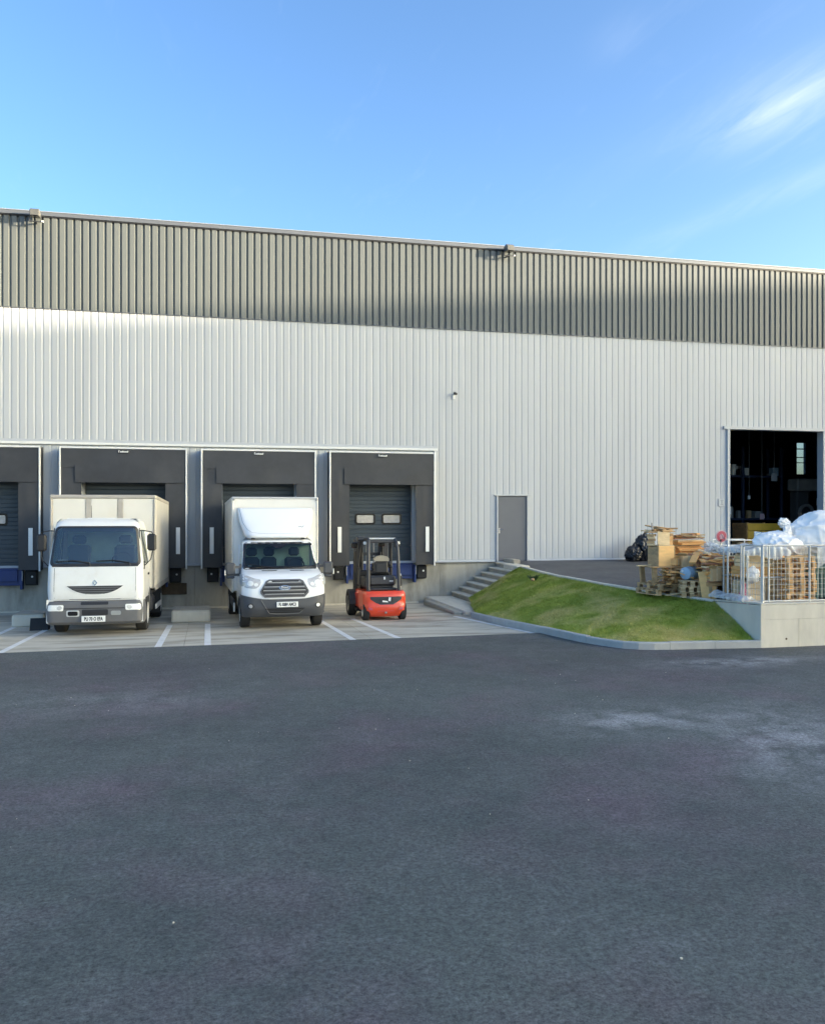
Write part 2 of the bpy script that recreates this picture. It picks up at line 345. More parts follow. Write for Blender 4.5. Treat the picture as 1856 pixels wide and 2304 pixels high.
def B(name, m, parent, x0, x1, y0, y1, z0, z1, c=.01, **k): return MB().cbox(x0, x1, y0, y1, z0, z1, c).build(name, m, parent, **k)
def tag(o, label, cat, group=None):
    o['label'] = label; o['category'] = cat
    if group: o['group'] = group
    return o
def thing(name, label, cat, loc=(0,0,0), rot=(0,0,0), group=None):
    o = bpy.data.objects.new(name, None); o.empty_display_size = .2; col.objects.link(o)
    o.location = loc; o.rotation_euler = rot
    return tag(o, label, cat, group)
def struct(o): o['kind'] = 'structure'; return o
def inst(o, loc, rot=(0,0,0), parent=None, name=None, scale=None):
    c = o.copy(); col.objects.link(c); c.location = loc; c.rotation_euler = rot; c.parent = parent
    if name: c.name = name
    if scale: c.scale = scale
    return c
def copy_tree(o, loc, rot, label=None, group=None):
    c = o.copy(); col.objects.link(c); c.location = loc; c.rotation_euler = rot
    if label: c['label'] = label
    if group: c['group'] = group
    for ch in list(o.children):
        d = ch.copy(); col.objects.link(d); d.parent = c
        for g in list(ch.children):
            e = g.copy(); col.objects.link(e); e.parent = d
    return c
def text(body, size, name, m, parent, loc, rot=(R(90),0,0), depth=.002, sx=1.0, align='CENTER', bold=0.0):
    cu = bpy.data.curves.new('t', 'FONT'); cu.body = body; cu.size = size; cu.align_x = align; cu.align_y = 'CENTER'; cu.extrude = depth; cu.offset = bold; cu.resolution_u = 3
    to = bpy.data.objects.new('t', cu); col.objects.link(to)
    me = bpy.data.meshes.new_from_object(to.evaluated_get(bpy.context.evaluated_depsgraph_get()))
    bpy.data.objects.remove(to); me.materials.clear(); me.materials.append(MATS[m])
    o = bpy.data.objects.new(name, me); col.objects.link(o); o.location = loc; o.rotation_euler = rot; o.scale = (sx, 1, 1); o.parent = parent
    return o
def interp(keys):
    def f(z):
        if z <= keys[0][0]: return keys[0][1]
        for (a, b), (c, d) in zip(keys, keys[1:]):
            if z <= c: return b + (d-b)*(z-a)/(c-a)
        return keys[-1][1]
    return f
class Front:
    """Vehicle front as a height field: y at (a, z), a = x / half width."""
    def __init__(s, f, w, rc, bow=.03): s.f = interp(f); s.w = interp(w); s.rc = interp(rc) if isinstance(rc, list) else (lambda z: rc); s.bow = bow
    def y(s, x, z):
        W = s.w(z); rc = s.rc(z); d = min(rc, max(0, abs(x) - (W - rc)))
        return s.f(z) + s.bow*(x/W)**2 + rc*(1 - math.sqrt(max(0, 1 - (d/rc)**2)))
    def P(s, a, z, off=0):
        x = a*s.w(z); return (x*(1+off*.2), s.y(x, z) - off, z)
    def body(s, zs, yb, skip=None, cols=None, cap_top=True, side=None, sskip=None):
        cols = cols or [-1,-.995,-.98,-.96,-.93,-.89,-.84,-.75,-.6,-.4,-.2,0,.2,.4,.6,.75,.84,.89,.93,.96,.98,.995,1]
        mb = MB(); rows = []
        for z in zs:
            W = s.w(z); sy = side or []; rows.append([(-W, yb, z)] + [(-W, q, z) for q in sy[::-1]] + [s.P(a, z) for a in cols] + [(W, q, z) for q in sy] + [(W, yb, z)])
        n = len(rows[0]); mb.v = [p for r in rows for p in r]
        for i in range(len(zs)-1):
            for k in range(n-1):
                j = k-1-(len(side) if side else 0); zm = (zs[i]+zs[i+1])/2
                if skip and 0 <= j < len(cols)-1 and skip((cols[j]+cols[j+1])/2, zm): continue
                if sskip and k in (1, n-3) and sskip(zm): continue
                mb.f.append((i*n+k, i*n+k+1, (i+1)*n+k+1, (i+1)*n+k))
        if cap_top: mb.f.append(tuple((len(zs)-1)*n+k for k in range(n)))
        mb.f.append(tuple(range(n))[::-1])
        return mb
    def patch(s, outline, off=.004, depth=.02, rings=5, mb=None):
        """Solid plate lying on the front, outline in (a, z), star-shaped about its centre."""
        mb = mb or MB(); n = len(outline); ca = sum(p[0] for p in outline)/n; cz = sum(p[1] for p in outline)/n
        rows = []
        for k in range(1, rings+1):
            t = k/rings; rows.append([s.P(ca+(a-ca)*t, cz+(z-cz)*t, off) for a, z in outline])
        rows.append([s.P(a, z, off-depth) for a, z in outline])
        o = len(mb.v); mb.grid(rows, closed=True); c = len(mb.v); mb.v.append(s.P(ca, cz, off))
        for k in range(n): mb.f.append((c, o+(k+1) % n, o+k))
        return mb
    def ring(s, outer, inner, off=.005, depth=.02, mb=None):
        mb = mb or MB()
        return mb.grid([[s.P(a, z, off-depth) for a, z in outer], [s.P(a, z, off) for a, z in outer], [s.P(a, z, off) for a, z in inner], [s.P(a, z, off-depth) for a, z in inner]], closed=True)
def rrect(x0, x1, z0, z1, rx, rz, n=5, taper=0.0):
    pts = []
    for cx, cz, a0 in ((x1-rx, z1-rz, 0), (x0+rx, z1-rz, 90), (x0+rx, z0+rz, 180), (x1-rx, z0+rz, 270)):
        for i in range(n+1):
            a = R(a0 + 90*i/n); pts.append((cx+rx*math.cos(a), cz+rz*math.sin(a)))
    # more points along the straight runs so that plates follow curved fronts
    out = []
    for i, p in enumerate(pts):
        q = pts[(i+1) % len(pts)]; out.append(p)
        L = math.hypot(q[0]-p[0], q[1]-p[1]); k = int(L/.25)
        for j in range(1, k+1): out.append((p[0]+(q[0]-p[0])*j/(k+1), p[1]+(q[1]-p[1])*j/(k+1)))
    return out
def dens(poly, step=.12):
    out = []
    for i, p in enumerate(poly):
        q = poly[(i+1) % len(poly)]; out.append(p); L = math.hypot(q[0]-p[0], q[1]-p[1]); k = int(L/step)
        for j in range(1, k+1): out.append((p[0]+(q[0]-p[0])*j/(k+1), p[1]+(q[1]-p[1])*j/(k+1)))
    return out
def shrink(poly, fx, fz=None):
    fz = fz or fx; ca = sum(p[0] for p in poly)/len(poly); cz = sum(p[1] for p in poly)/len(poly)
    return [(ca+(a-ca)*fx, cz+(z-cz)*fz) for a, z in poly]
def wheel(parent, x, y, r, w, side, rim_m='steel', rim_r=.6, name='wheel'):
    """side +1: rim faces +x."""
    t = MB().lathe([(-w/2, r*.62), (-w/2, r*.9), (-w*.40, r*.985), (-w*.3, r), (w*.3, r), (w*.40, r*.985), (w/2, r*.9), (w/2, r*.62), (-w/2, r*.62)], (x, y, r), 'x', 28).build(name, 'tyre', parent, smooth=True)
    s = side*w/2
    MB().lathe([(s*.2, .02), (s*.75, .03), (s*.75, r*.2), (s*.55, r*.26), (s*.5, r*.48), (s*.95, r*.58), (s*1.0, r*.63), (s*.2, r*.63), (s*.2, .02)], (x, y, r), 'x', 24).build('rim', rim_m, t, smooth=True)
    return t
# ================================================================== THE SETTING
def apron_z(y): return -.22*(y+9.45)/9.45
def yard_z(y): return 1.08 + .032*y
g = MB()
g.add([(-300,-300,0),(300,-300,0),(300,.5,0),(9.0,.5,0),(9.0,-4.7,0),(7.06,-4.7,0),(7.06,-8.99,0),(-30,-9.92,0),(-30,.5,0),(-300,.5,0),(300,300,0),(-300,300,0),(-30,.5,0),(9.0,.5,0)],
      [(0,1,2,3,4,5,6,7,8,9),(9,12,13,2,10,11)])
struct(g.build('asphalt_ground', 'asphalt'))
# sloping concrete apron in front of the docks, cast in slabs
ap = struct(MB().add([(-30,.06,apron_z(0)-.02),(9.0,.06,apron_z(0)-.02),(9.0,-4.7,apron_z(-4.7)-.02),(7.06,-4.7,apron_z(-4.7)-.02),(7.06,-8.97,apron_z(-8.97)-.02),(-30,-9.9,-.02)], [(0,1,2,3,4,5)]).build('concrete_apron', 'rust'))
def edge_y(x): return -9.92 + (x+30)/37.06*.93
xs_ = [-12.2, -8.4, -4.55, -.47, 3.33, 7.055]
for a, b in zip(xs_, xs_[1:]):
    for y0, y1 in ((None, -4.75), (-4.74, .05)):
        e = .004
        ya, yb = (edge_y(a)+.004, edge_y(b)+.004) if y0 is None else (y0, y0)
        P4 = [(a+e, ya), (b-e, yb), (b-e, y1-e), (a+e, y1-e)]
        MB().add([(x, y, apron_z(y)) for x, y in P4] + [(x, y, apron_z(y)-.1) for x, y in P4], [(0,1,2,3),(4,7,6,5),(0,4,5,1),(1,5,6,2),(2,6,7,3),(3,7,4,0)]).build('concrete_slab', 'apron_concrete', ap)
# painted bay lines
for (xa, ya, xb, yb) in ((-4.53,-4.4,-4.62,-9.25), (-3.66,-4.8,-3.80,-9.27), (-.90,-4.95,-.96,-9.2), (-.01,-4.9,-.01,-9.18), (2.76,-4.5,2.93,-9.08), (3.63,-4.6,3.90,-9.05), (6.36,-4.75,6.74,-7.55), (6.77,-7.6,6.93,-8.95)):
    w = .065; z = .004
    struct(MB().add([(xa-w,ya,apron_z(ya)+z),(xa+w,ya,apron_z(ya)+z),(xb+w,yb,apron_z(yb)+z),(xb-w,yb,apron_z(yb)+z)], [(0,1,2,3)]).build('bay_line', 'line_paint'))
# thin pale strip along the foot of the dock wall
struct(MB().box(-12,6.5,-.12,.02,apron_z(0)-.02,apron_z(0)+.035).build('wall_foot_strip', 'concrete_pale'))

# upper yard
UK = [(9.12,-2.25),(9.08,-3.6),(9.10,-4.95),(9.33,-6.22),(9.45,-7.05),(9.70,-8.14),(10.0,-9.29),(10.43,-10.43)]
yp = [(9.36,.05),(9.36,-2.2)] + UK + [(10.6,-11.85),(44,-11.85),(44,.05)]
struct(MB().add([(x, y, yard_z(y)) for x, y in yp], [tuple(range(len(yp)))[::-1]]).build('upper_yard', 'asphalt_upper'))
# grass bank
LK = [(7.55,-2.12),(6.98,-4.4),(6.78,-5.2),(6.83,-6.0),(6.90,-6.99),(7.17,-8.95),(7.44,-10.33),(7.70,-10.95),(7.95,-11.42),(8.25,-11.62),(8.62,-11.67),(9.45,-11.76),(10.42,-11.88)]
def arc(pts):
    d = [0]
    for a, b in zip(pts, pts[1:]): d.append(d[-1] + math.hypot(b[0]-a[0], b[1]-a[1]))
    def f(t):
        s = t*d[-1]
        for i in range(len(pts)-1):
            if s <= d[i+1] or i == len(pts)-2:
                k = (s-d[i])/max(1e-6, d[i+1]-d[i]); return (pts[i][0]+(pts[i+1][0]-pts[i][0])*k, pts[i][1]+(pts[i+1][1]-pts[i][1])*k)
    f.len = d[-1]; return f
lk, uk = arc(LK), arc(UK)
def bank(t, s):
    a, b = lk(t), uk(max(0, (t-.10)/.90))
    x, y = a[0]+(b[0]-a[0])*s, a[1]+(b[1]-a[1])*s
    zl = .10 + (apron_z(a[1]) if a[0] < 7.3 and a[1] > -9 else 0)*.6; zu = yard_z(b[1])
    z = zl + (zu-zl)*s + .015*math.sin(math.pi*s)*min(1, t*6) + .035*noise.noise(Vector((x*1.3, y*1.3, 0)))*math.sin(math.pi*min(1, s*1.02))
    return (x, y, z)
NT, NS = 60, 18
struct(MB().grid([[bank(i/NT, j/NS) for j in range(NS+1)] for i in range(NT+1)]).build('grass_bank', 'grass_soil', smooth=60))
gb = MB(); rnd = random.Random(3)
for i in range(105000):
    t = rnd.random(); s = rnd.random(); x, y, z = bank(t, s)
    dn = noise.noise(Vector((x*.9, y*.9, 5))) 
    h = rnd.uniform(.012, .042)*(1+.8*dn); a = rnd.uniform(0, 2*math.pi); w = rnd.uniform(.004, .008)
    lx, ly = rnd.gauss(0, .042), rnd.gauss(0, .042); ca, sa = math.cos(a)*w, math.sin(a)*w
    o = len(gb.v); gb.v += [(x-ca, y-sa, z-.006), (x+ca, y+sa, z-.006), (x+lx, y+ly, z+h)]; gb.f.append((o, o+1, o+2))
go = gb.build('grass', 'grass_blade', fixn=False); go['kind'] = 'stuff'; go['label'] = 'short green grass covering the sloping bank'
# kerbs
def kerb(name, pts, w, zf, h, L, m, side=1):
    f = arc(pts); n = max(1, round(f.len/L)); root = None
    root = bpy.data.objects.new(name, None); col.objects.link(root); root['kind'] = 'structure'
    rr = random.Random(5)
    for i in range(n):
        g0, g1 = i/n + .004/f.len, (i+1)/n - .004/f.len; secs = []
        dzr = rr.uniform(-.008, .008)
        for k in range(4):
            t = g0 + (g1-g0)*k/3; p = Vector(f(t)); q = Vector(f(min(1, t+.01))) - Vector(f(max(0, t-.01))); q.normalize(); nv = Vector((-q.y, q.x))*side
            zb = zf(p.y, p.x); c = .018
            secs.append([(*(p), zb-.15), (*(p), zb+h-c+dzr), (*(p+nv*c), zb+h+dzr), (*(p+nv*(w-.008)), zb+h+dzr), (*(p+nv*w), zb+h-.01), (*(p+nv*w), zb-.15)])
        mb = MB().grid(secs, closed=True); nn_ = len(secs[0]); mb.f.append(tuple(range(nn_))); mb.f.append(tuple(range(len(mb.v)-nn_, len(mb.v))))
        mb.build('kerb_stone', m, root)
LKK = [(6.66,-5.16),(6.71,-6.0),(6.785,-6.99),(7.055,-8.98),(7.33,-10.41),(7.56,-11.05),(7.84,-11.54),(8.18,-11.74),(8.59,-11.79),(9.45,-11.88),(10.45,-12.0)]
kerb('kerb', LKK, .13, lambda y, x: (apron_z(y) if y > -9 and x < 7.1 else 0), .14, .95, 'kerb_stone')
kerb('kerb', [(9.10,-2.30),(9.06,-3.6),(9.08,-4.95),(9.31,-6.24),(9.43,-7.07),(9.68,-8.16),(9.98,-9.31),(10.41,-10.43)], .09, lambda y, x: yard_z(y), .045, 1.0, 'concrete_pale')

# ================================================================== WAREHOUSE
wh = thing('warehouse', 'long warehouse clad in white ribbed sheet with a dark grey band under the roof', 'building')
PITCH = .215
DX = [(-8.10,-4.627,-7.46,-5.211), (-4.131,-.602,-3.534,-1.219), (-.208,3.193,.407,2.601), (3.601,6.938,4.224,6.321)]
HOLES = [(a+.02, b-.02, 1.0, 3.72) for _, _, a, b in DX] + [(17.62, 21.40, .9, 5.57), (9.12, 10.21, .9, 3.235)]
def sheet(x0, n, z0, z1, depth, yb, holes, name, m, prof=(.132, .157, .190)):
    pr = []
    for i in range(n):
        b = x0 + i*PITCH; pr += [(b, yb-depth), (b+prof[0], yb-depth), (b+prof[1], yb), (b+prof[2], yb)]
    pr.append((x0+n*PITCH, yb-depth))
    pr.append((x0+n*PITCH+.05, yb-depth-.002))
    def yat(x):
        for (a, ya), (b, yb_) in zip(pr, pr[1:]):
            if a <= x <= b: return ya + (yb_-ya)*(x-a)/max(1e-9, b-a)
    xs = sorted(set([p[0] for p in pr] + [h for H in holes for h in H[:2] if pr[0][0] < h < pr[-1][0]]))
    mb = MB()
    for a, b in zip(xs, xs[1:]):
        if b-a < 1e-6: continue
        mid = (a+b)/2; zz = [(z0, z1)]
        for hx0, hx1, hz0, hz1 in holes:
            if hx0 < mid < hx1:
                zz = [q for s_, e_ in zz for q in ((s_, min(e_, hz0)), (max(s_, hz1), e_)) if q[1]-q[0] > .001]
        for s_, e_ in zz: mb.add([(a, yat(a), s_), (b, yat(b), s_), (b, yat(b), e_), (a, yat(a), e_)], [(0,1,2,3)])
    return mb.build(name, m, wh, fixn=False) if mb.f else None
SN = 5; SW = SN*PITCH
proto = None
for i in range(41):
    x0 = -13.0 + i*SW
    if proto is None: proto = sheet(0, SN, 8.55, 11.24, .048, -.008, [], 'cladding_sheet', 'grey_sheet'); proto.location.x = x0
    else:
        c = inst(proto, (x0, 0, 0), parent=wh, name='cladding_sheet')
pw = None
for i in range(41):
    x0 = -13.0 + i*SW
    hs_ = [h for h in HOLES if h[0] < x0+SW+.06 and h[1] > x0]
    if hs_: sheet(x0, SN, 1.10, 8.56, .0095, -.008, hs_, 'cladding_sheet', 'white_sheet', (.155, .168, .202))
    elif pw is None: pw = sheet(0, SN, 1.10, 8.56, .0095, -.008, [], 'cladding_sheet', 'white_sheet', (.155, .168, .202)); pw.location.x = x0
    else: inst(pw, (x0, 0, 0), parent=wh, name='cladding_sheet')
# solid wall behind the sheets, with its openings
mb = MB(); ex = sorted(set([-20, 45] + [v for h in HOLES for v in h[:2]]))
for a, b in zip(ex, ex[1:]):
    hz = [h for h in HOLES if h[0] < (a+b)/2 < h[1]]
    if hz: mb.box(a, b, .06, .25, hz[0][3], 11.2)
    else: mb.box(a, b, .06, .25, 1.0, 11.2)
mb.build('wall', 'hall_grey', wh)
# rear and side walls; the rear wall has a tall window
WX0, WX1, WZ0, WZ1 = 38.55, 39.25, 5.3, 7.42
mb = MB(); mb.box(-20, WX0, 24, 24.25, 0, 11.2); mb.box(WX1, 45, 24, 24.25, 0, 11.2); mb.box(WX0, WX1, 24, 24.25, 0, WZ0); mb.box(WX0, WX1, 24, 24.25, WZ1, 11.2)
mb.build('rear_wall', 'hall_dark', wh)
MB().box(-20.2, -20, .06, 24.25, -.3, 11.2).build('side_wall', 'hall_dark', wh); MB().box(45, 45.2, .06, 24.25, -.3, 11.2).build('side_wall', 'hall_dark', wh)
rf = MB().box(-20.3, 45.3, .0, 24.4, 11.2, 11.26).build('roof', 'eave_metal', wh)
win = MB(); win.box(WX0, WX1, 24.05, 24.12, 6.97, 7.04); win.box(WX0, WX1, 24.05, 24.12, 6.40, 6.46); win.box(WX0, WX1, 24.05, 24.12, 6.05, 6.10)
wo = win.build('window', 'hall_dark', wh)
for z0, z1 in ((5.3, 6.05), (6.10, 6.40), (6.46, 6.97), (7.04, 7.42)): MB().box(WX0, WX1, 24.07, 24.08, z0, z1).build('pane', 'pane', wo)
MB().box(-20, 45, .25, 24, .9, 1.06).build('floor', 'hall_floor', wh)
# plinth, cast in bays with open joints
for i, (a, b) in enumerate(((-20,-8.3),(-8.3,-4.4),(-4.4,-.4),(-.4,3.4),(3.4,7.25),(7.25,9.4))):
    MB().box(a+.004, b-.004, .02, .3, -.6, 1.075).build('plinth_bay', 'concrete_wall', wh)
MB().box(9.4, 17.6, .02, .25, .5, 1.06).build('plinth_bay', 'concrete_pale', wh)
MB().box(21.42, 45, .02, .25, .5, 1.06).build('plinth_bay', 'concrete_pale', wh)
# flashings
ev = MB(); ev.prism([(-.115,11.205),(.2,11.205),(.2,11.315),(-.105,11.315),(-.115,11.30)], 'x', -20.3, 45.3); ev.build('eave_flashing', 'eave_metal', wh)
MB().box(-20.3, 45.3, -.12, .22, 11.316, 11.336).build('eave_lip', 'lip_metal', wh)
MB().box(-20.3, 45.3, -.085, -.045, 11.17, 11.204).build('eave_drip', 'black_plastic', wh)
MB().box(-20, 45, -.055, -.028, 8.535, 8.552).build('band_flashing', 'eave_metal', wh)
MB().prism([(-.03,4.625),(-.075,4.625),(-.075,4.70),(-.055,4.775),(-.03,4.775)], 'x', -13, 7.13).build('dock_flashing', 'flashing', wh)
MB().box(-13, 7.13, -.083, -.077, 4.628, 4.70).build('dock_flashing', 'white_metal', wh)
MB().box(7.01, 7.13, -.072, -.028, 1.10, 4.624).build('dock_flashing', 'flashing', wh)
MB().box(7.03, 7.09, -.078, -.073, 1.10, 4.62).build('dock_flashing', 'white_metal', wh)
for a, b in ((-13, 9.08), (10.25, 17.59)): MB().prism([(-.028,1.125),(-.05,1.105),(-.085,1.062),(-.08,1.055),(-.0,1.08)], 'x', a, b).build('base_flashing', 'flashing', wh)
MB().box(10.27, 17.5, -.10, .02, .95, 1.052).build('base_upstand', 'concrete_pale', wh)
# right doorway trims
MB().box(17.54, 17.635, -.075, .26, 1.0, 5.56).build('jamb', 'white_sheet', wh); MB().box(21.385, 21.48, -.075, .26, 1.0, 5.56).build('jamb', 'white_sheet', wh)
MB().box(17.40, 21.6, -.08, .26, 5.56, 5.66).build('lintel', 'white_sheet', wh)
# ------------------------------------------------------------------ dock equipment
def wavy(x0, x1, y, z0, z1, th, amp, seed):
    nx, nz_ = 14, 14; mb = MB(); rows = []
    for j in range(nz_+1):
        z = z0+(z1-z0)*j/nz_
        rows.append([(x0+(x1-x0)*i/nx, y - amp*noise.noise(Vector((x0+(x1-x0)*i/nx*1.0+seed, z*1.5, seed))) - amp*.5*noise.noise(Vector(((x0+(x1-x0)*i/nx)*4, z*.8, seed+9))), z) for i in range(nx+1)])
    mb.grid(rows); b = [[(x, yy+th, z) for x, yy, z in r] for r in rows]; mb.grid(b)
    n = nx+1
    rim = lambda k: [rows[0][i] for i in range(n)] + [rows[j][-1] for j in range(1, nz_+1)] + [rows[-1][i] for i in range(n-2, -1, -1)] + [rows[j][0] for j in range(nz_-1, 0, -1)]
    r0 = rim(0); mb.grid([r0, [(x, yy+th, z) for x, yy, z in r0]], closed=True)
    return mb
names = ['at the left picture edge', 'behind the older white truck', 'behind the white van', 'behind the red forklift']
for i, (x0, x1, a, b) in enumerate(DX):
    wherex = names[i]
    t = thing('dock_shelter', 'dark grey curtain dock shelter with white edges ' + wherex, 'dock shelter', ((x0+x1)/2, 0, 1.0), group='dock shelters along the warehouse wall')
    ox = -(x0+x1)/2; X0, X1, A, Bx = x0+ox, x1+ox, a+ox, b+ox; zt = 3.54
    B('edge_trim', 'white_metal', t, X0, X0+.045, -.525, -.47, -.02, zt, .006); B('edge_trim', 'white_metal', t, X1-.045, X1, -.525, -.47, -.02, zt, .006)
    B('edge_trim', 'white_metal', t, X0+.046, X1-.046, -.523, -.47, zt-.05, zt, .006)
    B('side_panel', 'curtain_side', t, X0+.006, X0+.04, -.469, -.03, 0, zt-.01, .004); B('side_panel', 'curtain_side', t, X1-.04, X1-.006, -.469, -.03, 0, zt-.01, .004)
    B('top_panel', 'curtain_side', t, X0+.041, X1-.041, -.469, -.03, zt-.05, zt-.012, .004)
    wavy(X0+.046, X1-.046, -.505, 2.95, zt-.052, .01, .018, i*7.1).build('head_curtain', 'curtain', t, smooth=60)
    wavy(A-.17, X1-.075, -.53, 2.515, 3.02, .012, .016, i*3.3+1).build('head_flap', 'curtain', t, smooth=60)
    wavy(X0+.046, A, -.488, 0.02, 2.95, .012, .022, i*5.3+2).build('side_curtain', 'curtain', t, smooth=60)
    wavy(Bx, X1-.046, -.488, 0.02, 2.95, .012, .022, i*2.7+3).build('side_curtain', 'curtain', t, smooth=60)
    B('marker_stripe', 'plate_white', t, X0+.255, X0+.37, -.532, -.512, .43, 1.21, .004); B('marker_stripe', 'plate_white', t, X1-.315, X1-.20, -.532, -.512, .43, 1.21, .004)
    npl = B('nameplate', 'curtain', t, -.16, .14, -.553, -.535, 3.37, 3.455, .003)
    nm = MB(); nm.box(-.15, -.135, -.557, -.5535, 3.385, 3.445); nm.box(-.134, -.115, -.557, -.5535, 3.432, 3.445)
    for k in range(7): nm.add([(-.11+k*.033, -.557, 3.385), (-.085+k*.033, -.557, 3.385), (-.08+k*.033, -.557, 3.42+(.012 if k in (2, 6) else 0)), (-.105+k*.033, -.557, 3.42+(.012 if k in (2, 6) else 0)),
        (-.11+k*.033, -.5535, 3.385), (-.085+k*.033, -.5535, 3.385), (-.08+k*.033, -.5535, 3.42), (-.105+k*.033, -.5535, 3.42)], [(0,1,2,3),(4,7,6,5),(0,4,5,1),(1,5,6,2),(2,6,7,3),(3,7,4,0)])
    nm.build('lettering', 'plate_white', npl)
    # sectional door
    d = thing('dock_door', 'dark sectional dock door inside the shelter ' + wherex, 'dock door', ((a+b)/2, .14, 1.06), group='sectional doors of the loading docks')
    hw = (b-a)/2-.03; ph = .53
    for k in range(5):
        z0 = k*ph; prof = [(0, z0+.004), (.0, z0+.03)]
        for q in range(4):
            zq = z0+.03+q*.12; prof += [(-.008, zq+.012), (-.008, zq+.105), (0, zq+.117)]
        prof += [(0, z0+ph-.004), (.05, z0+ph-.004), (.05, z0+.004)]
        MB().prism(prof, 'x', -hw, hw).build('door_panel', 'dock_door', d)
    cx = (a+b)/2
    for wx in (-.452, .396):
        f = MB(); o_ = rrect(wx-.32, wx+.32, 1.215, 1.565, .07, .07, 4); q_ = rrect(wx-.265, wx+.265, 1.27, 1.51, .04, .04, 4)
        f.grid([[(x, -.012, z) for x, z in o_], [(x, -.03, z) for x, z in o_], [(x, -.03, z) for x, z in q_], [(x, -.011, z) for x, z in q_]], closed=True)
        fo = f.build('window', 'black_gloss', d)
        MB().prism(rrect(wx-.27, wx+.27, 1.265, 1.515, .04, .04, 4), 'y', -.02, -.014).build('pane', 'lamp_clear', fo)
    # leveller
    l = thing('dock_leveller', 'dark blue steel dock leveller set in the wall ' + wherex, 'dock leveller', ((a+b)/2, 0, .4), group='blue dock levellers')
    B('platform', 'blue_steel', l, -hw-.02, hw+.02, -.16, .13, .60, .652, .006)
    B('front_plate', 'blue_steel', l, -hw-.02, hw+.02, -.15, -.09, .16, .597, .006)
    B('lip', 'blue_steel', l, -hw+.05, hw-.05, -.20, -.155, .28, .60, .006)
    B('side_guard', 'blue_steel', l, -hw-.09, -hw-.03, -.26, -.02, .05, .60, .006); B('side_guard', 'blue_steel', l, hw+.03, hw+.09, -.26, -.02, .05, .60, .006)
    B('guard_edge', 'white_metal', l, -hw-.095, -hw-.082, -.272, -.262, .30, .58, .003); B('guard_edge', 'white_metal', l, hw+.082, hw+.095, -.272, -.262, .30, .58, .003)
    for sgn, nm_ in ((-1, 'left'), (1, 'right')):
        bb = thing('dock_bumper', 'black %s dock bumper of the shelter %s' % (nm_, wherex), 'dock bumper', ((a+b)/2+sgn*(hw+.30), 0, .58), group='black dock bumpers')
        B('buffer', 'rubber', bb, -.155, .155, -.20, .02, 0, .40, .02)
        MB().lathe([(-.018, .0), (-.018, .026), (0, .03)], (.04*sgn, -.20, .23), 'y', 12).build('bolt', 'white_metal', bb, smooth=True)
        B('backplate', 'fork_dark', bb, -.17, .17, -.002, .019, -.03, .43, .004)
# pedestrian door
t = thing('pedestrian_door', 'plain dark grey steel door at the top of the stairs', 'door', (9.665, 0, 1.05))
B('door_leaf', 'door_grey', t, -.495, .495, -.025, .02, .02, 2.14, .006)
fr = MB(); fr.box(-.545, -.50, -.075, .06, 0, 2.145); fr.box(.50, .545, -.075, .06, 0, 2.145); fr.build('door_frame', 'white_sheet', t)
B('door_head', 'flashing', t, -.62, .62, -.082, .06, 2.148, 2.19, .004)
B('threshold', 'galv', t, -.545, .545, -.10, .05, -.03, .016, .004)
h = MB(); h.box(-.465, -.425, -.035, -.0255, .93, 1.10); hh = h.build('handle_plate', 'galv', t)
MB().tube([(-.445,-.035,1.05),(-.445,-.075,1.05),(-.43,-.08,1.05),(-.33,-.08,1.05)], .011, 8).build('handle', 'chrome', hh, smooth=True)
MB().tube([(-.50,-.045,.98),(-.52,-.10,.975)], .012, 8).build('lock', 'chrome', hh)
# floodlights on the eaves
for x, lab in ((-4.79, 'floodlight on the roof edge above the older truck'), (9.45, 'floodlight on the roof edge above the grey door')):
    t = thing('floodlight', lab, 'floodlight', (x, -.06, 11.05), group='floodlights on the roof edge')
    hb = MB(); pr = [(-.52, .02), (-.50, .24), (-.36, .30), (-.14, .24), (-.12, .06)]
    hb.prism(pr, 'x', -.15, .13).build('housing', 'floodlight_grey', t)
    MB().prism([(-.531, .03), (-.521, .0175), (-.13, .048), (-.14, .06)], 'x', -.15, .13).build('glass', 'black_gloss', t)
    MB().prism([(-.54, .035), (-.515, .225), (-.507, .225), (-.532, .035)], 'x', -.13, .11).build('visor', 'floodlight_grey', t)
    br = MB(); br.bar((-.19, -.30, .10), (-.19, -.30, -.10), .02, .05, (0, 1, 0)); br.bar((.17, -.30, .10), (.17, -.30, -.10), .02, .05, (0, 1, 0)); br.bar((-.2, -.30, -.11), (.18, -.30, -.11), .05, .025); br.bar((-.01, -.28, -.11), (-.01, .02, -.08), .05, .04)
    br.build('bracket', 'fork_dark', t); t.scale = (.85, .85, .85)
    MB().lathe([(-.03, 0), (-.03, .035), (.03, .035), (.03, 0)], (.22, -.30, -.10), 'x', 12).build('knob', 'white_metal', t, smooth=True)
t = thing('wall_camera', 'small black security camera high on the white wall', 'camera', (7.68, -.03, 6.44))
MB().tube([(0, 0, 0), (0, -.12, .02)], .018, 8).build('arm', 'white_metal', t); MB().tube([(0, -.08, .04), (.02, -.22, .0)], [.045, .04], 10).build('camera_body', 'black_plastic', t, smooth=True); B('mount', 'white_metal', t, -.04, .04, -.02, .0, -.14, .05, .004)
t = thing('wall_plate', 'small pale notice plate with a dark mark beside the open doorway', 'sign', (17.33, -.03, 3.0))
B('plate', 'white_sheet', t, -.12, .12, -.014, .0, -.13, .13, .003)
mk = MB(); mk.box(-.06, .06, -.0175, -.0145, .07, .085); mk.box(-.055, .055, -.0175, -.0145, -.075, -.06); mk.box(-.01, .01, -.0175, -.0145, -.059, .069); mk.build('mark', 'interior_grey', t)

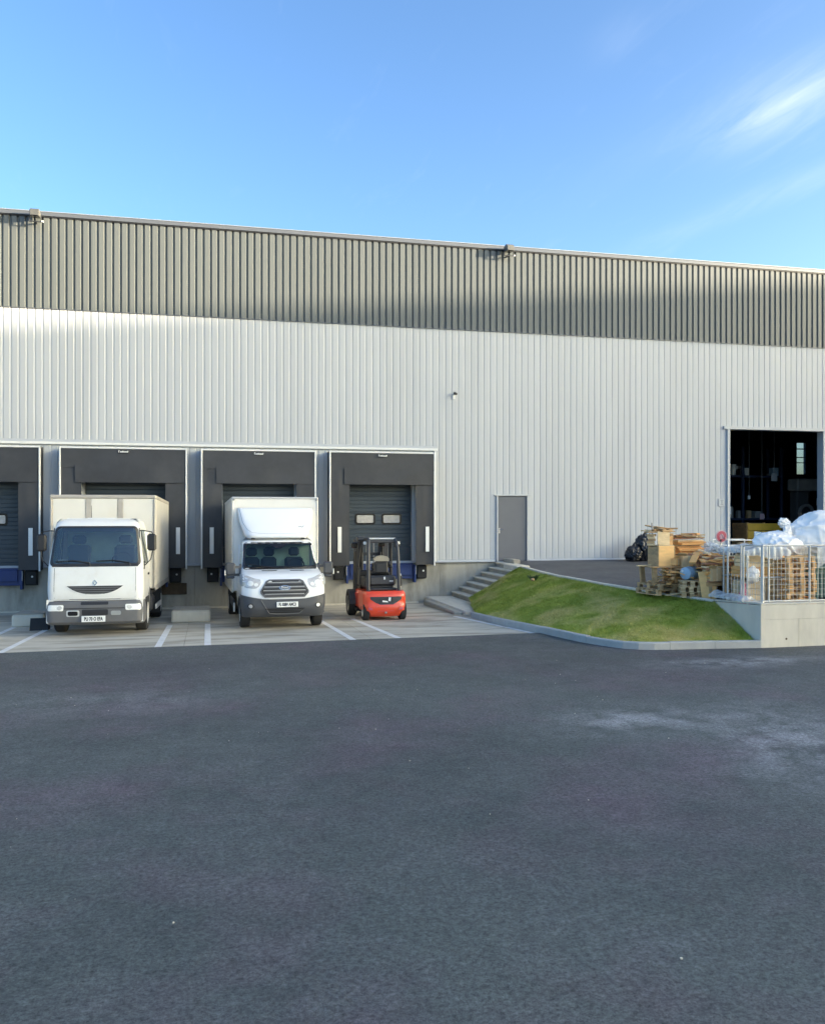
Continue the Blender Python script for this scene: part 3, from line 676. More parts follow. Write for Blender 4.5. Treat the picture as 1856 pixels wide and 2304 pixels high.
# hall interior behind the right doorway
t = thing('storage_rack', 'tall dark storage rack deep inside the open hall doorway', 'shelving', (22.2, 4.6, 1.06))
for x in (-2.6, -.9, .9):
    for y in (0, .9): B('upright', 'hall_navy', t, x-.05, x+.05, y-.05, y+.05, 0, 4.3, .005)
for z in (1.3, 3.05):
    B('beam', 'hall_navy', t, -2.65, .95, -.07, -.03, z, z+.08, .005); B('shelf', 'hall_navy', t, -2.6, .95, -.03, .93, z+.02, z+.06, .005)
rr = random.Random(11)
for k in range(30):
    x = rr.uniform(19.7, 22.9); z = rr.choice((1.06, 2.42, 4.17)); s = rr.uniform(.08, .34); h_ = rr.uniform(.10, .5)
    tag(B('stored_box', rr.choice(('hall_grey', 'card', 'plate_white', 'plate_white', 'blue_plastic', 'interior_grey')), None, x, x+s, 4.72, 4.72+s, z+.002, z+h_, .01), 'small box stored on the rack in the dark hall', 'box', 'boxes on the rack in the hall')
t = thing('crate', 'yellow crate standing just inside the open doorway', 'crate', (20.6, 2.2, 1.06))
for k in range(4): B('plank', 'yellow_plastic', t, -.72, .72, -.02, .02, .05+k*.29, .32+k*.29, .01)
for x in (-.7, 0, .7): B('post', 'wood_mid', t, x-.04, x+.04, .021, .09, 0, 1.22, .005)
B('side', 'wood_mid', t, -.72, -.68, .092, .95, .05, 1.2, .005); B('back', 'wood_mid', t, -.72, .72, .952, .99, .05, 1.2, .005)
tag(MB().box(18.4, 18.45, 9.5, 9.55, 1.06, 4.4).build('pipe', 'hall_grey'), 'thin upright pipe at the left inside the open hall', 'pipe')
for k, (x, y, z, w, h_, m_) in enumerate(((19.9, 3.4, 2.6, .12, .3, 'plate_white'), (20.9, 3.6, 3.2, .1, .14, 'plate_white'), (21.6, 3.0, 3.9, .25, .3, 'hall_grey'), (21.2, 3.2, 2.4, .18, .22, 'sign_pale'), (18.7, 3.4, 4.7, .35, .25, 'hall_grey'))):
    t = thing('hanging_board', ['small white board hanging left in the hall doorway', 'small white tag hanging in the middle of the hall doorway', 'grey board hanging high at the right in the hall doorway', 'pinkish card hanging low at the right in the hall doorway', 'grey box hanging high at the left in the hall doorway'][k], 'board', (x, y, z))
    B('face', m_, t, -w/2, w/2, -.02, .02, 0, h_, .004); MB().tube([(0, 0, h_), (0, 0, 11.15-z)], .006, 5).build('cord', 'hall_grey', t)
t = thing('press_machine', 'dark green machine with a round wheel at the right inside the hall', 'machine', (24.0, 4.2, 1.06))
B('base', 'green_plastic', t, -.6, .7, 0, .9, 0, 1.1, .04); B('column', 'hall_dark', t, -.3, .3, .2, .7, 1.1, 2.9, .05); B('head', 'hall_grey', t, -.5, .5, -.1, .6, 2.5, 3.0, .06)
MB().lathe([(-.05, .26), (-.05, .36), (.05, .36), (.05, .26), (-.05, .26)], (-.1, -.1, 1.6), 'y', 24).build('hand_wheel', 'hall_grey', t); B('control_panel', 'plate_white', t, .38, .55, -.13, -.101, 1.9, 2.2, .01)
t = thing('machine', 'dark blue machine cabinet standing in the hall left of the rack', 'machine', (18.9, 4.4, 1.06)); B('cabinet', 'hall_navy', t, -.9, .5, 0, 1, 0, 2.6, .03); B('panel', 'hall_grey', t, -.5, -.3, -.02, -.001, 1.5, 1.8, .005); B('vent', 'black_plastic', t, -.1, .35, -.015, -.001, .3, .6, .005)

# unseen hall, added from its shadow edge: placed and sized to shade the yard
nb = thing('unseen_hall', 'unseen tall pale hall behind the viewer, added to shade the yard', 'building', (0, 0, 0))
def hall_edge(X, h=23.0):
    t_ = (h - (8.7 + .104*X))/sd.z; return Vector((X + sd.x*t_, sd.y*t_))
A_, B_ = hall_edge(-55), hall_edge(42); nvec = Vector((B_.y-A_.y, -(B_.x-A_.x))).normalized()*26
q = [A_, B_, B_+nvec, A_+nvec]
MB().prism([tuple(p) for p in q], 'z', 0, 22.7).build('wall', 'unseen_hall_wall', nb)
MB().prism([tuple(p) for p in q], 'z', 22.705, 23.0).build('roof', 'eave_metal', nb)
# ================================================================== STAIRS, WALL, BLOCKS
st = thing('stairs', 'worn concrete steps climbing along the wall to the grey door', 'stairs', (0, 0, 0))
MB().cbox(6.72, 7.62, -4.45, -.03, -.25, -.02, .03).build('landing', 'concrete_pale', st)
MB().cbox(6.46, 6.715, -4.3, -.9, -.3, -.045, .03).build('landing', 'concrete_step', st)
for i in range(7):
    x = 7.60 + .245*i; z = .13 + .153*i
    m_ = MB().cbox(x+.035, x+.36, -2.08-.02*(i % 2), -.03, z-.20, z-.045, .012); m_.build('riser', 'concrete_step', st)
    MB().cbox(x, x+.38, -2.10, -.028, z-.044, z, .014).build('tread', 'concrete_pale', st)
MB().cbox(9.335, 9.56, -1.05, -.11, .9, 1.17, .02).build('kerb_block', 'concrete_step', st)
MB().cbox(8.98, 9.42, -2.28, -1.1, .80, 1.045, .02).build('top_slab', 'concrete_pale', st)
MB().bar((7.60,-2.20,.0), (9.12,-2.22,.97), .09, .10).build('edge_stone', 'concrete_pale', st)

for x0, x1, lab in ((-4.60,-3.86,'low concrete guide block left of the older truck'), (-.90,.06,'low concrete guide block between the truck and the van')):
    t = thing('guide_block', lab, 'concrete block', ((x0+x1)/2, -3.75, apron_z(-3.75)), (R(-1.3), 0, 0)); w = (x1-x0)/2
    mb = MB().cbox(-w, w, -.62, .62, -.02, .30, .045); mb.build('block', 'concrete_pale', t)
    MB().cbox(-w*.96, w*.96, -.60, .60, .3005, .315, .006).build('cap', 'concrete_step', t)

rw = thing('retaining_wall', 'low pale concrete retaining wall at the right edge of the upper yard', 'wall', (10.45, -12, 0))
MB().box(.012, 6.0, .012, .20, -.3, .80).build('core', 'concrete_wall', rw)
MB().prism([(.012,-.3),(1.80,-.3),(1.80,.70),(.012,.80)], 'x', .012, .20).build('wing_core', 'concrete_pale', rw)
for (z0, z1, off) in ((-.25, .545, 0), (.547, .83, .0)):
    xx = 0.0; k = 0
    while xx < 5.9:
        w = (.84 if z0 < 0 else 1.68); MB().cbox(xx+.003, xx+w-.003, -.003, .0115, z0, z1-.002, .003).build('panel', 'concrete_pale', rw); xx += w
MB().prism([(-.0,-.25),(1.82,-.25),(1.82,.735),(-.0,.83)], 'x', -.006, .011).build('wing_panel', 'concrete_pale', rw)
MB().cbox(-.012, 6.0, -.008, .215, .832, .862, .008).build('coping', 'concrete_pale', rw)
MB().add([(-.012,.216,.832),(.215,.216,.832),(.215,1.84,.745),(-.012,1.84,.745),(-.012,.216,.862),(.215,.216,.862),(.215,1.84,.775),(-.012,1.84,.775)], [(0,3,2,1),(4,5,6,7),(0,1,5,4),(1,2,6,5),(2,3,7,6),(3,0,4,7)]).build('coping', 'concrete_pale', rw)
for x, z in ((.56, .16), (2.3, .25)): MB().lathe([(-.012, 0), (-.0125, .018), (-.003, .022)], (x, 0, z), 'y', 10).build('tie_hole', 'rust', rw)
tag(B('wall_hatch', 'rust', None, -1.35, -.62, -.03, .015, .20, .54, .01), 'rusty brown plate low on the dock wall behind the older truck', 'hatch')

# ================================================================== TRUCK (left bay)
tr = thing('truck', 'older white cab-over box truck with cream box and grey bumper', 'truck', (-2.40, -6.9, apron_z(-6.9)), (R(-1.33), 0, R(-1.6)))
F = Front([(.78,.03),(.9,.0),(1.1,.005),(1.5,.035),(1.56,.06),(2.385,.27),(2.47,.33),(2.53,.42),(2.56,.55)], [(.78,.985),(1.0,1.0),(1.5,.995),(2.385,.895),(2.50,.865),(2.56,.80)], [(.8,.13),(1.5,.12),(2.385,.11),(2.56,.2)], .035)
ZW0, ZW1, AW = 1.555, 2.38, .93
zs = [.78,.82,.9,1.0,1.1,1.3,1.45,1.5,ZW0,1.62,1.75,1.9,2.05,2.2,2.3,ZW1,2.42,2.47,2.50,2.53,2.56]
cab = F.body(zs, 1.62, skip=lambda a, z: abs(a) < AW and ZW0 < z < ZW1, side=[.47, 1.30], sskip=lambda z: ZW0 < z < 2.3).build('cab', 'truck_white', tr, smooth=True)
B('cab_back', 'truck_white', tr, -.97, .97, 1.60, 1.618, .80, 2.3, .005)
B('roof_cap', 'truck_white', tr, -.70, .70, .62, 1.55, 2.555, 2.585, .02)
outer = rrect(-.965, .965, 1.525, 2.405, .11, .10, 6); inner = rrect(-.915, .915, 1.58, 2.365, .10, .09, 6)
ws = F.ring(outer, inner, .006, .03).build('windscreen_seal', 'black_plastic', tr, smooth=True)
F.patch(rrect(-.925, .925, 1.57, 2.372, .10, .09, 6), .002, .004, 6).build('windscreen', 'windscreen_dusty', tr, smooth=True)
# cab interior
B('dashboard', 'interior_dark', tr, -.86, .86, .22, .55, 1.25, 1.60, .05); B('cab_floor', 'interior_dark', tr, -.88, .88, .15, 1.55, 1.0, 1.04, .01)
B('cab_rear_panel', 'interior_green', tr, -.84, .84, 1.52, 1.58, 1.04, 2.4, .02); B('headliner', 'interior_grey', tr, -.78, .78, .55, 1.5, 2.42, 2.46, .01)
for x in (-.52, .50):
    s = MB().cbox(x-.26, x+.26, .75, 1.25, 1.25, 1.42, .05); s.cbox(x-.25, x+.25, 1.15, 1.32, 1.40, 1.98, .06); so = s.build('seat', 'interior_dark', tr)
    MB().cbox(x-.15, x+.15, 1.17, 1.28, 2.0, 2.20, .05).build('headrest', 'interior_dark', so)
MB().tube([(.5+.22*math.cos(a), .62+.06*math.sin(a), 1.63+.18*math.sin(a)) for a in [2*math.pi*k/20 for k in range(21)]], .016, 6).build('steering_wheel', 'black_plastic', tr)
B('sun_visor', 'interior_dark', tr, -.75, .75, .40, .43, 2.28, 2.37, .01)
B('notice', 'plate_white', tr, -.80, -.60, .235, .245, 1.61, 1.67, .002)
# wipers
for x0, z0, x1, z1 in ((-.82, 1.63, -.12, 1.60), (.02, 1.635, .70, 1.60)):
    mb = MB(); P0 = F.P(x0/.98, z0, .03); P1 = F.P((x0+x1)/2/.98, (z0+z1)/2+.035, .03); P2 = F.P(x1/.98, z1, .03); P3 = F.P((x1+.02)/.98, 1.53, .02)
    mb.tube([P0, P1, P2], .012, 6); mb.tube([P1, P2, P3], .014, 6); mb.build('wiper', 'black_plastic', tr)
MB().grid([[F.P(a, z, .008) for a in [-.9+1.8*k/24 for k in range(25)]] for z in (1.515, 1.53, 1.56, 1.585)]).build('scuttle', 'black_plastic', tr)
# grille "smile"
sm = [( -.585+1.17*k/16, 1.098) for k in range(17)] + [(.585-1.17*k/18, 1.098-.185*(1-abs(.585-1.17*k/18)**2.6/.585**2.6)) for k in range(1, 18)]
gr = F.patch(sm, .002, .02, 6).build('grille', 'black_plastic', tr)
for z, wa in ((1.062, .50), (1.018, .43), (.972, .33), (.932, .2)):
    F.patch(dens([(-wa, z-.011), (wa, z-.011), (wa+.02, z+.011), (-wa-.02, z+.011)], .08), .012, .012, 2).build('slat', 'bumper_grey', gr)
F.ring([(a*1.035, 1.092+(z-1.092)*1.12+.008) for a, z in sm], [(a*1.004, z+.002) for a, z in sm], .010, .02).build('grille_surround', 'truck_white', tr, smooth=True)
# diamond emblem
dia = [(0, 1.232), (.048, 1.165), (0, 1.098), (-.048, 1.165)]; dia2 = [(0, 1.205), (.026, 1.165), (0, 1.125), (-.026, 1.165)]
F.ring(dia, dia2, .022, .02).build('emblem', 'chrome', tr)
for x in (-.845, .845): F.patch(dens([(x-.004, .84), (x+.004, .84), (x+.004, 1.49), (x-.004, 1.49)], .1), .0015, .004, 2).build('panel_gap', 'ink', tr)
F.patch(dens([(-.93, .80), (.93, .80), (.93, .812), (-.93, .812)], .1), .003, .006, 2).build('panel_gap', 'ink', tr)
# front bumper
FB = Front([(.26,.02),(.32,-.045),(.55,-.06),(.70,-.05),(.77,-.02)], [(.26,1.0),(.32,1.03),(.6,1.035),(.77,1.01)], .16, .05)
bp = FB.body([.26,.29,.32,.40,.50,.51,.6,.66,.70,.74,.77], .42).build('bumper', 'bumper_grey', tr, smooth=True)
for s_ in (-1, 1):
    hl = FB.patch(rrect(min(s_*.62, s_*.935), max(s_*.62, s_*.935), .565, .695, .03, .03, 3), .008, .03).build('headlight', 'lamp_white', bp, smooth=True)
    FB.patch([(s_*(.70+.05*math.cos(a)), .63+.045*math.sin(a)) for a in [2*math.pi*k/14 for k in range(14)]], .013, .01, 2).build('lens', 'lamp_clear', hl, smooth=True)
    FB.patch(rrect(min(s_*.30, s_*.56), max(s_*.30, s_*.56), .44, .575, .03, .03, 3), .006, .02).build('light_recess', 'bumper_grey' if s_ > 0 else 'alu', bp)
    FB.patch(rrect(min(s_*.33, s_*.53), max(s_*.33, s_*.53), .46, .555, .03, .03, 3), .012, .02).build('fog_light', 'black_gloss' if s_ < 0 else 'interior_grey', bp)
FB.patch(rrect(-.25, .27, .465, .59, .02, .02, 3), .004, .02).build('intake', 'black_plastic', bp)
FB.patch(rrect(-.28, .28, .69, .755, .02, .015, 3), .004, .02).build('intake', 'black_plastic', bp)
FB.patch(dens(rrect(-.62, .60, .605, .622, .01, .006, 2), .1), .006, .01, 2).build('bumper_crease', 'black_plastic', bp)
pl = MB().cbox(-.255, .235, -.125, -.108, .325, .455, .004).build('number_plate', 'plate_white', tr)
text('PU 70 O EFA', .105, 'plate_text', 'ink', pl, (-.01, -.1265, .388), sx=.66, bold=.004)
# side skirts, doors, mirrors
for s_ in (-1, 1):
    MB().prism([(.05,.30),(.40,.30),(.50,.62),(.62,.80),(.05,.80)], 'x', min(s_*.86, s_*1.0), max(s_*.86, s_*1.0)).build('fender', 'truck_white', tr)
    MB().prism([(1.55,.45),(1.72,.45),(1.72,.95),(1.62,.95),(1.45,.82)], 'x', min(s_*.80, s_*1.0), max(s_*.80, s_*1.0)).build('mudguard', 'bumper_grey', tr)
    W = lambda z: F.w(z)+.003
    sw = MB(); oo = [(.36, 1.56), (1.30, 1.56), (1.32, 2.33), (.46, 2.33)]
    sw.add([(s_*W(z), y, z) for y, z in oo] + [(s_*(W(z)-.02), y, z) for y, z in oo], [(0,1,2,3),(4,7,6,5),(0,1,5,4),(1,2,6,5),(2,3,7,6),(3,0,4,7)]); sw.build('side_window', 'windscreen', tr)
    for y0, y1, z0, z1 in ((.20,.208,.82,2.36),(1.36,1.368,.82,2.36)):
        q = [(y0,z0),(y1,z0),(y1+.1*(y0 < 1),z1),(y0+.1*(y0 < 1),z1)]
        MB().add([(s_*(W(z)+.001), y, z) for y, z in q] + [(s_*(W(z)-.02), y, z) for y, z in q], [(0,1,2,3),(4,7,6,5),(0,1,5,4),(1,2,6,5),(2,3,7,6),(3,0,4,7)]).build('door_gap', 'ink', tr)
    B('door_handle', 'black_plastic', tr, min(s_*1.0, s_*1.03), max(s_*1.0, s_*1.03), 1.12, 1.28, 1.28, 1.33, .008)
    xm = s_*1.16
    mo = B('mirror', 'black_plastic', tr, xm-.10, xm+.10, .28, .40, 1.85, 2.23, .04); B('mirror_glass', 'black_gloss', mo, xm-.075, xm+.075, .401, .406, 1.88, 2.20, .002)
    MB().tube([(s_*.90,.33,2.30),(s_*1.0,.30,2.30),(xm,.31,2.27),(xm+s_*.02,.33,2.22),(xm+s_*.02,.33,1.86),(xm-s_*.02,.32,1.66),(s_*1.04,.30,1.55),(s_*.97,.30,1.50)], .013, 6).build('mirror_arm', 'black_plastic', mo, smooth=True)
    MB().prism([(.24,1.44),(.36,1.44),(.36,1.62)], 'x', min(s_*.97, s_*1.01), max(s_*.97, s_*1.01)).build('mirror_base', 'black_plastic', tr)
    B('step', 'black_plastic', tr, min(s_*.82, s_*.99), max(s_*.82, s_*.99), .42, .62, .33, .38, .01)
    wheel(tr, s_*.88, 1.15, .40, .25, s_, 'galv')
    wheel(tr, s_*.93, 4.35, .40, .23, s_, 'galv'); wheel(tr, s_*.67, 4.35, .40, .23, s_, 'galv')
    B('mudflap', 'rubber', tr, min(s_*.62, s_*1.08), max(s_*.62, s_*1.08), 3.78, 3.80, .18, .75, .004)
    B('chassis_rail', 'fork_dark', tr, min(s_*.36, s_*.44), max(s_*.36, s_*.44), .6, 6.0, .58, .76, .005)
    B('under_guard', 'alu', tr, min(s_*1.08, s_*1.12), max(s_*1.08, s_*1.12), 2.1, 3.5, .40, .52, .01)
B('fuel_tank', 'fork_dark', tr, .55, 1.02, 2.1, 2.75, .34, .74, .06); B('battery_box', 'fork_dark', tr, -1.0, -.55, 2.1, 2.6, .36, .74, .04); B('axle', 'fork_dark', tr, -.85, .85, 1.08, 1.22, .30, .42, .02); B('axle', 'fork_dark', tr, -.85, .85, 4.25, 4.45, .32, .48, .03)
MB().tube([(-.22,.95,2.58),(-.225,.97,2.88)], [.008, .004], 6).build('antenna', 'black_plastic', tr)
B('roof_marker', 'black_plastic', tr, .66, .79, .62, .74, 2.545, 2.575, .01); B('roof_vent', 'truck_white', tr, -.3, .3, .9, 1.4, 2.586, 2.60, .01)
# box body
by0, by1, bx0, bx1, bz0, bz1 = 1.92, 6.15, -1.31, 1.11, .86, 3.17
bx = B('box_core', 'box_cream', tr, bx0+.03, bx1-.03, by0+.03, by1, bz0+.05, bz1-.03, .01)
for a, b in ((bx0+.07, -.51), (-.375, .22), (.355, bx1-.07)): B('front_panel', 'box_cream', tr, a+.003, b-.003, by0+.01, by0+.028, bz0+.06, bz1-.095, .004)
for a, b in ((-.505, -.38), (.225, .35)): B('front_post', 'box_frame', tr, a, b, by0, by0+.028, bz0+.06, bz1-.092, .006)
for a, b in ((bx0, bx0+.065), (bx1-.065, bx1)): B('corner_post', 'box_frame', tr, a, b, by0-.01, by0+.06, bz0+.05, bz1-.09, .02)
B('top_rail', 'box_frame', tr, bx0, bx1, by0-.012, by0+.06, bz1-.09, bz1, .02)
for s_, xe in ((-1, bx0), (1, bx1)):
    B('top_rail', 'box_frame', tr, xe-.02, xe+.005, by0+.061, by1, bz1-.09, bz1-.005, .008); B('base_rail', 'box_frame', tr, xe-.03, xe+.006, by0+.061, by1, bz0, bz0+.12, .01)
    for k in range(5):
        y0 = by0+.065+k*(by1-by0-.07)/5; B('side_panel', 'box_side', tr, xe-.03 if s_ > 0 else xe, xe if s_ > 0 else xe+.03, y0+.004, y0+(by1-by0-.07)/5-.004, bz0+.124, bz1-.094, .004)
B('roof_sheet', 'box_frame', tr, bx0+.03, bx1-.03, by0+.065, by1, bz1-.028, bz1-.006, .005)
B('rear_frame', 'box_frame', tr, bx0, bx1, by1+.001, by1+.04, bz0, bz1, .01)
B('subframe', 'fork_dark', tr, bx0+.1, bx1-.1, by0+.1, by1, .77, .855, .01)
tag(MB().prism([(-.16,0),(.16,0),(.10,.22),(-.04,.28)], 'x', -4.02, -3.62).build('wheel_chock', 'rubber'), 'black rubber wedge on the ground left of the older truck', 'wheel chock').location = (0, -5.15, apron_z(-5.15))

# ================================================================== VAN (middle bay)
vn = thing('box_van', 'white box van with dark bumper and roof deflector above the cab', 'van', (1.712, -6.85, apron_z(-6.85)), (R(-1.33), 0, R(1.3)))
V = Front([(.33,.10),(.5,.03),(.8,.02),(.95,.03),(1.12,.075),(1.19,.15),(1.25,.29),(1.31,.52),(1.375,.86),(1.40,.92),(1.985,1.50),(2.04,1.58),(2.09,1.72),(2.115,1.9)],
          [(.33,.93),(.55,.965),(.85,.97),(1.15,.955),(1.375,.925),(1.985,.865),(2.05,.84),(2.115,.76)], [(.33,.24),(.8,.26),(1.15,.24),(1.375,.18),(1.985,.13),(2.115,.2)], .075)
VZ0, VZ1, VA = 1.40, 1.985, .93
zs = [.33,.4,.5,.62,.72,.8,.9,1.0,1.08,1.12,1.16,1.19,1.22,1.25,1.28,1.31,1.34,1.375,VZ0,1.45,1.55,1.65,1.75,1.85,1.93,VZ1,2.01,2.04,2.065,2.09,2.115]
cab = V.body(zs, 2.12, skip=lambda a, z: abs(a) < VA and VZ0 < z < VZ1, side=[1.70, 1.98], sskip=lambda z: VZ0 < z < 1.93).build('cab', 'van_white', vn, smooth=True)
B('cab_back', 'van_white', vn, -.93, .93, 2.10, 2.118, .4, 1.95, .005)
V.ring(rrect(-.965, .965, 1.365, 2.01, .07, .07, 5), rrect(-.915, .915, 1.425, 1.965, .06, .06, 5), .006, .03).build('windscreen_seal', 'black_gloss', vn, smooth=True)
V.patch(rrect(-.925, .925, 1.415, 1.972, .06, .06, 5), .002, .004, 6).build('windscreen', 'windscreen', vn, smooth=True)
V.patch(dens([(-.28, 1.97), (.28, 1.97), (.15, 1.90), (.06, 1.86), (-.06, 1.86), (-.15, 1.90)], .08), .0035, .003, 3).build('sensor_band', 'black_gloss', vn, smooth=True)
B('dashboard', 'interior_dark', vn, -.85, .85, 1.0, 1.42, 1.05, 1.43, .06); B('cab_floor', 'interior_dark', vn, -.88, .88, .9, 2.05, .7, .74, .01)
B('cab_rear_panel', 'interior_green', vn, -.84, .84, 2.04, 2.09, .74, 1.98, .02); B('headliner', 'interior_grey', vn, -.78, .78, 1.62, 2.04, 1.99, 2.02, .01)
for x, hwid in ((-.62, .20), (-.20, .20), (.42, .24)):
    s = MB().cbox(x-hwid, x+hwid, 1.42, 1.85, .95, 1.12, .05); s.cbox(x-hwid*.95, x+hwid*.95, 1.74, 1.90, 1.10, 1.64, .06); so = s.build('seat', 'interior_dark', vn)
    MB().cbox(x-.13, x+.13, 1.75, 1.86, 1.66, 1.88, .05).build('headrest', 'interior_dark', so)
MB().tube([(.42+.2*math.cos(a), 1.36+.07*math.sin(a), 1.45+.15*math.sin(a)) for a in [2*math.pi*k/20 for k in range(21)]], .016, 6).build('steering_wheel', 'black_plastic', vn)
B('notice', 'plate_white', vn, -.76, -.67, 1.10, 1.11, 1.435, 1.455, .002)
for x0, x1 in ((-.50, -.12), (.21, .57)):
    V.patch(dens([(x0, 1.335), (x1, 1.335), (x1, 1.352), (x0, 1.352)], .08), .012, .02, 2).build('washer_slot', 'black_plastic', vn)
for x0, z0, x1, z1 in ((-.72, 1.455, -.05, 1.40),):
    MB().tube([V.P(x0/.9, z0+.03, .02), V.P((x0+x1)/1.8, (z0+z1)/2+.01, .025), V.P(x1/.9, z1, .02)], .011, 6).build('wiper', 'black_plastic', vn)
for x in (-.60, .62):
    B('roof_clip', 'black_plastic', vn, x-.05, x+.05, 1.58, 1.70, 2.075, 2.115, .015)
# bumper
mb = MB(); cols_ = [-1,-.99,-.97,-.94,-.9,-.85,-.78,-.7,-.6,-.5,-.35,-.2,0,.2,.35,.5,.6,.7,.78,.85,.9,.94,.97,.99,1]
def ztop(a): return .715 + .10*max(0, (abs(a)-.45)/.55)**1.2
rows = []
for k in range(9):
    t_ = k/8; r_ = []
    for a in cols_:
        z = .30 + (ztop(a)-.30)*t_; p = V.P(a, max(z, .33), .022 + .018*math.sin(math.pi*min(1, t_*1.1))); r_.append((p[0], p[1]+(.05 if k == 0 else 0), z))
    W_ = r_[-1][0]; rows.append([(-W_, .62, r_[0][2])] + r_ + [(W_, .62, r_[-1][2])])
mb.grid(rows); mb.grid([rows[-1], [(x*.96, y+.05, z) for x, y, z in rows[-1]]]); bp = mb.build('bumper', 'van_bumper', vn, smooth=50)
V.patch(dens([(-.36, .40), (.36, .40), (.47, .505), (-.47, .505)], .08), .052, .03, 3).build('intake', 'black_plastic', bp)
for z in (.435, .47): V.patch(dens([(-.40, z-.006), (.40, z-.006), (.42, z+.006), (-.42, z+.006)], .1), .058, .01, 2).build('slat', 'van_bumper', bp)
MB().tube([V.P(a, z, .052) for a, z in ((-.55,.70),(-.48,.58),(-.40,.44),(-.36,.385),(-.2,.375),(.0,.372),(.2,.375),(.36,.385),(.42,.44))], .011, 6).build('bumper_trim', 'bumper_grey', bp, smooth=True)
for s_ in (-1, 1):
    V.patch([(s_*.79+.075*math.cos(a), .565+.065*math.sin(a)) for a in [2*math.pi*k/16 for k in range(16)]], .048, .03, 2).build('fog_recess', 'black_plastic', bp)
    V.patch([(s_*.79+.045*math.cos(a), .565+.042*math.sin(a)) for a in [2*math.pi*k/16 for k in range(16)]], .056, .03, 2).build('fog_light', 'lamp_white' if s_ > 0 else 'lamp_clear', bp)
# grille
hexo = dens([(-.36, 1.165), (.38, 1.165), (.45, 1.13), (.575, .90), (.565, .85), (.47, .755), (-.47, .755), (-.565, .85), (-.575, .90), (-.44, 1.13)], .07)
gr = V.patch(shrink(hexo, .97, .95), .004, .03, 5).build('grille', 'black_plastic', vn)
V.ring(hexo, shrink(hexo, .935, .86), .022, .035).build('grille_frame', 'bumper_grey', gr, smooth=30)
for z0, wa in ((1.085, .42), (.985, .49), (.905, .51), (.82, .48)):
    o_ = V.patch(dens([(-wa, z0-.020), (wa, z0-.020), (wa-.02, z0+.020), (-wa+.02, z0+.020)], .1), .016, .02, 2).build('slat', 'bumper_grey', gr)
    V.patch(dens([(-wa+.01, z0+.010), (wa-.01, z0+.010), (wa-.02, z0+.019), (-wa+.02, z0+.019)], .1), .020, .02, 2).build('chrome_strip', 'alu', o_)
ov = [(.135*math.cos(a), .975+.052*math.sin(a)) for a in [2*math.pi*k/24 for k in range(24)]]
em = V.patch(ov, .034, .03, 2).build('emblem', 'chrome', gr, smooth=30); V.patch(shrink(ov, .88, .78), .037, .01, 2).build('emblem_field', 'door_grey', em)
text('Ford', .085, 'emblem_script', 'plate_white', em, (0, V.y(0, .975)-.0385, .972), sx=1.0)
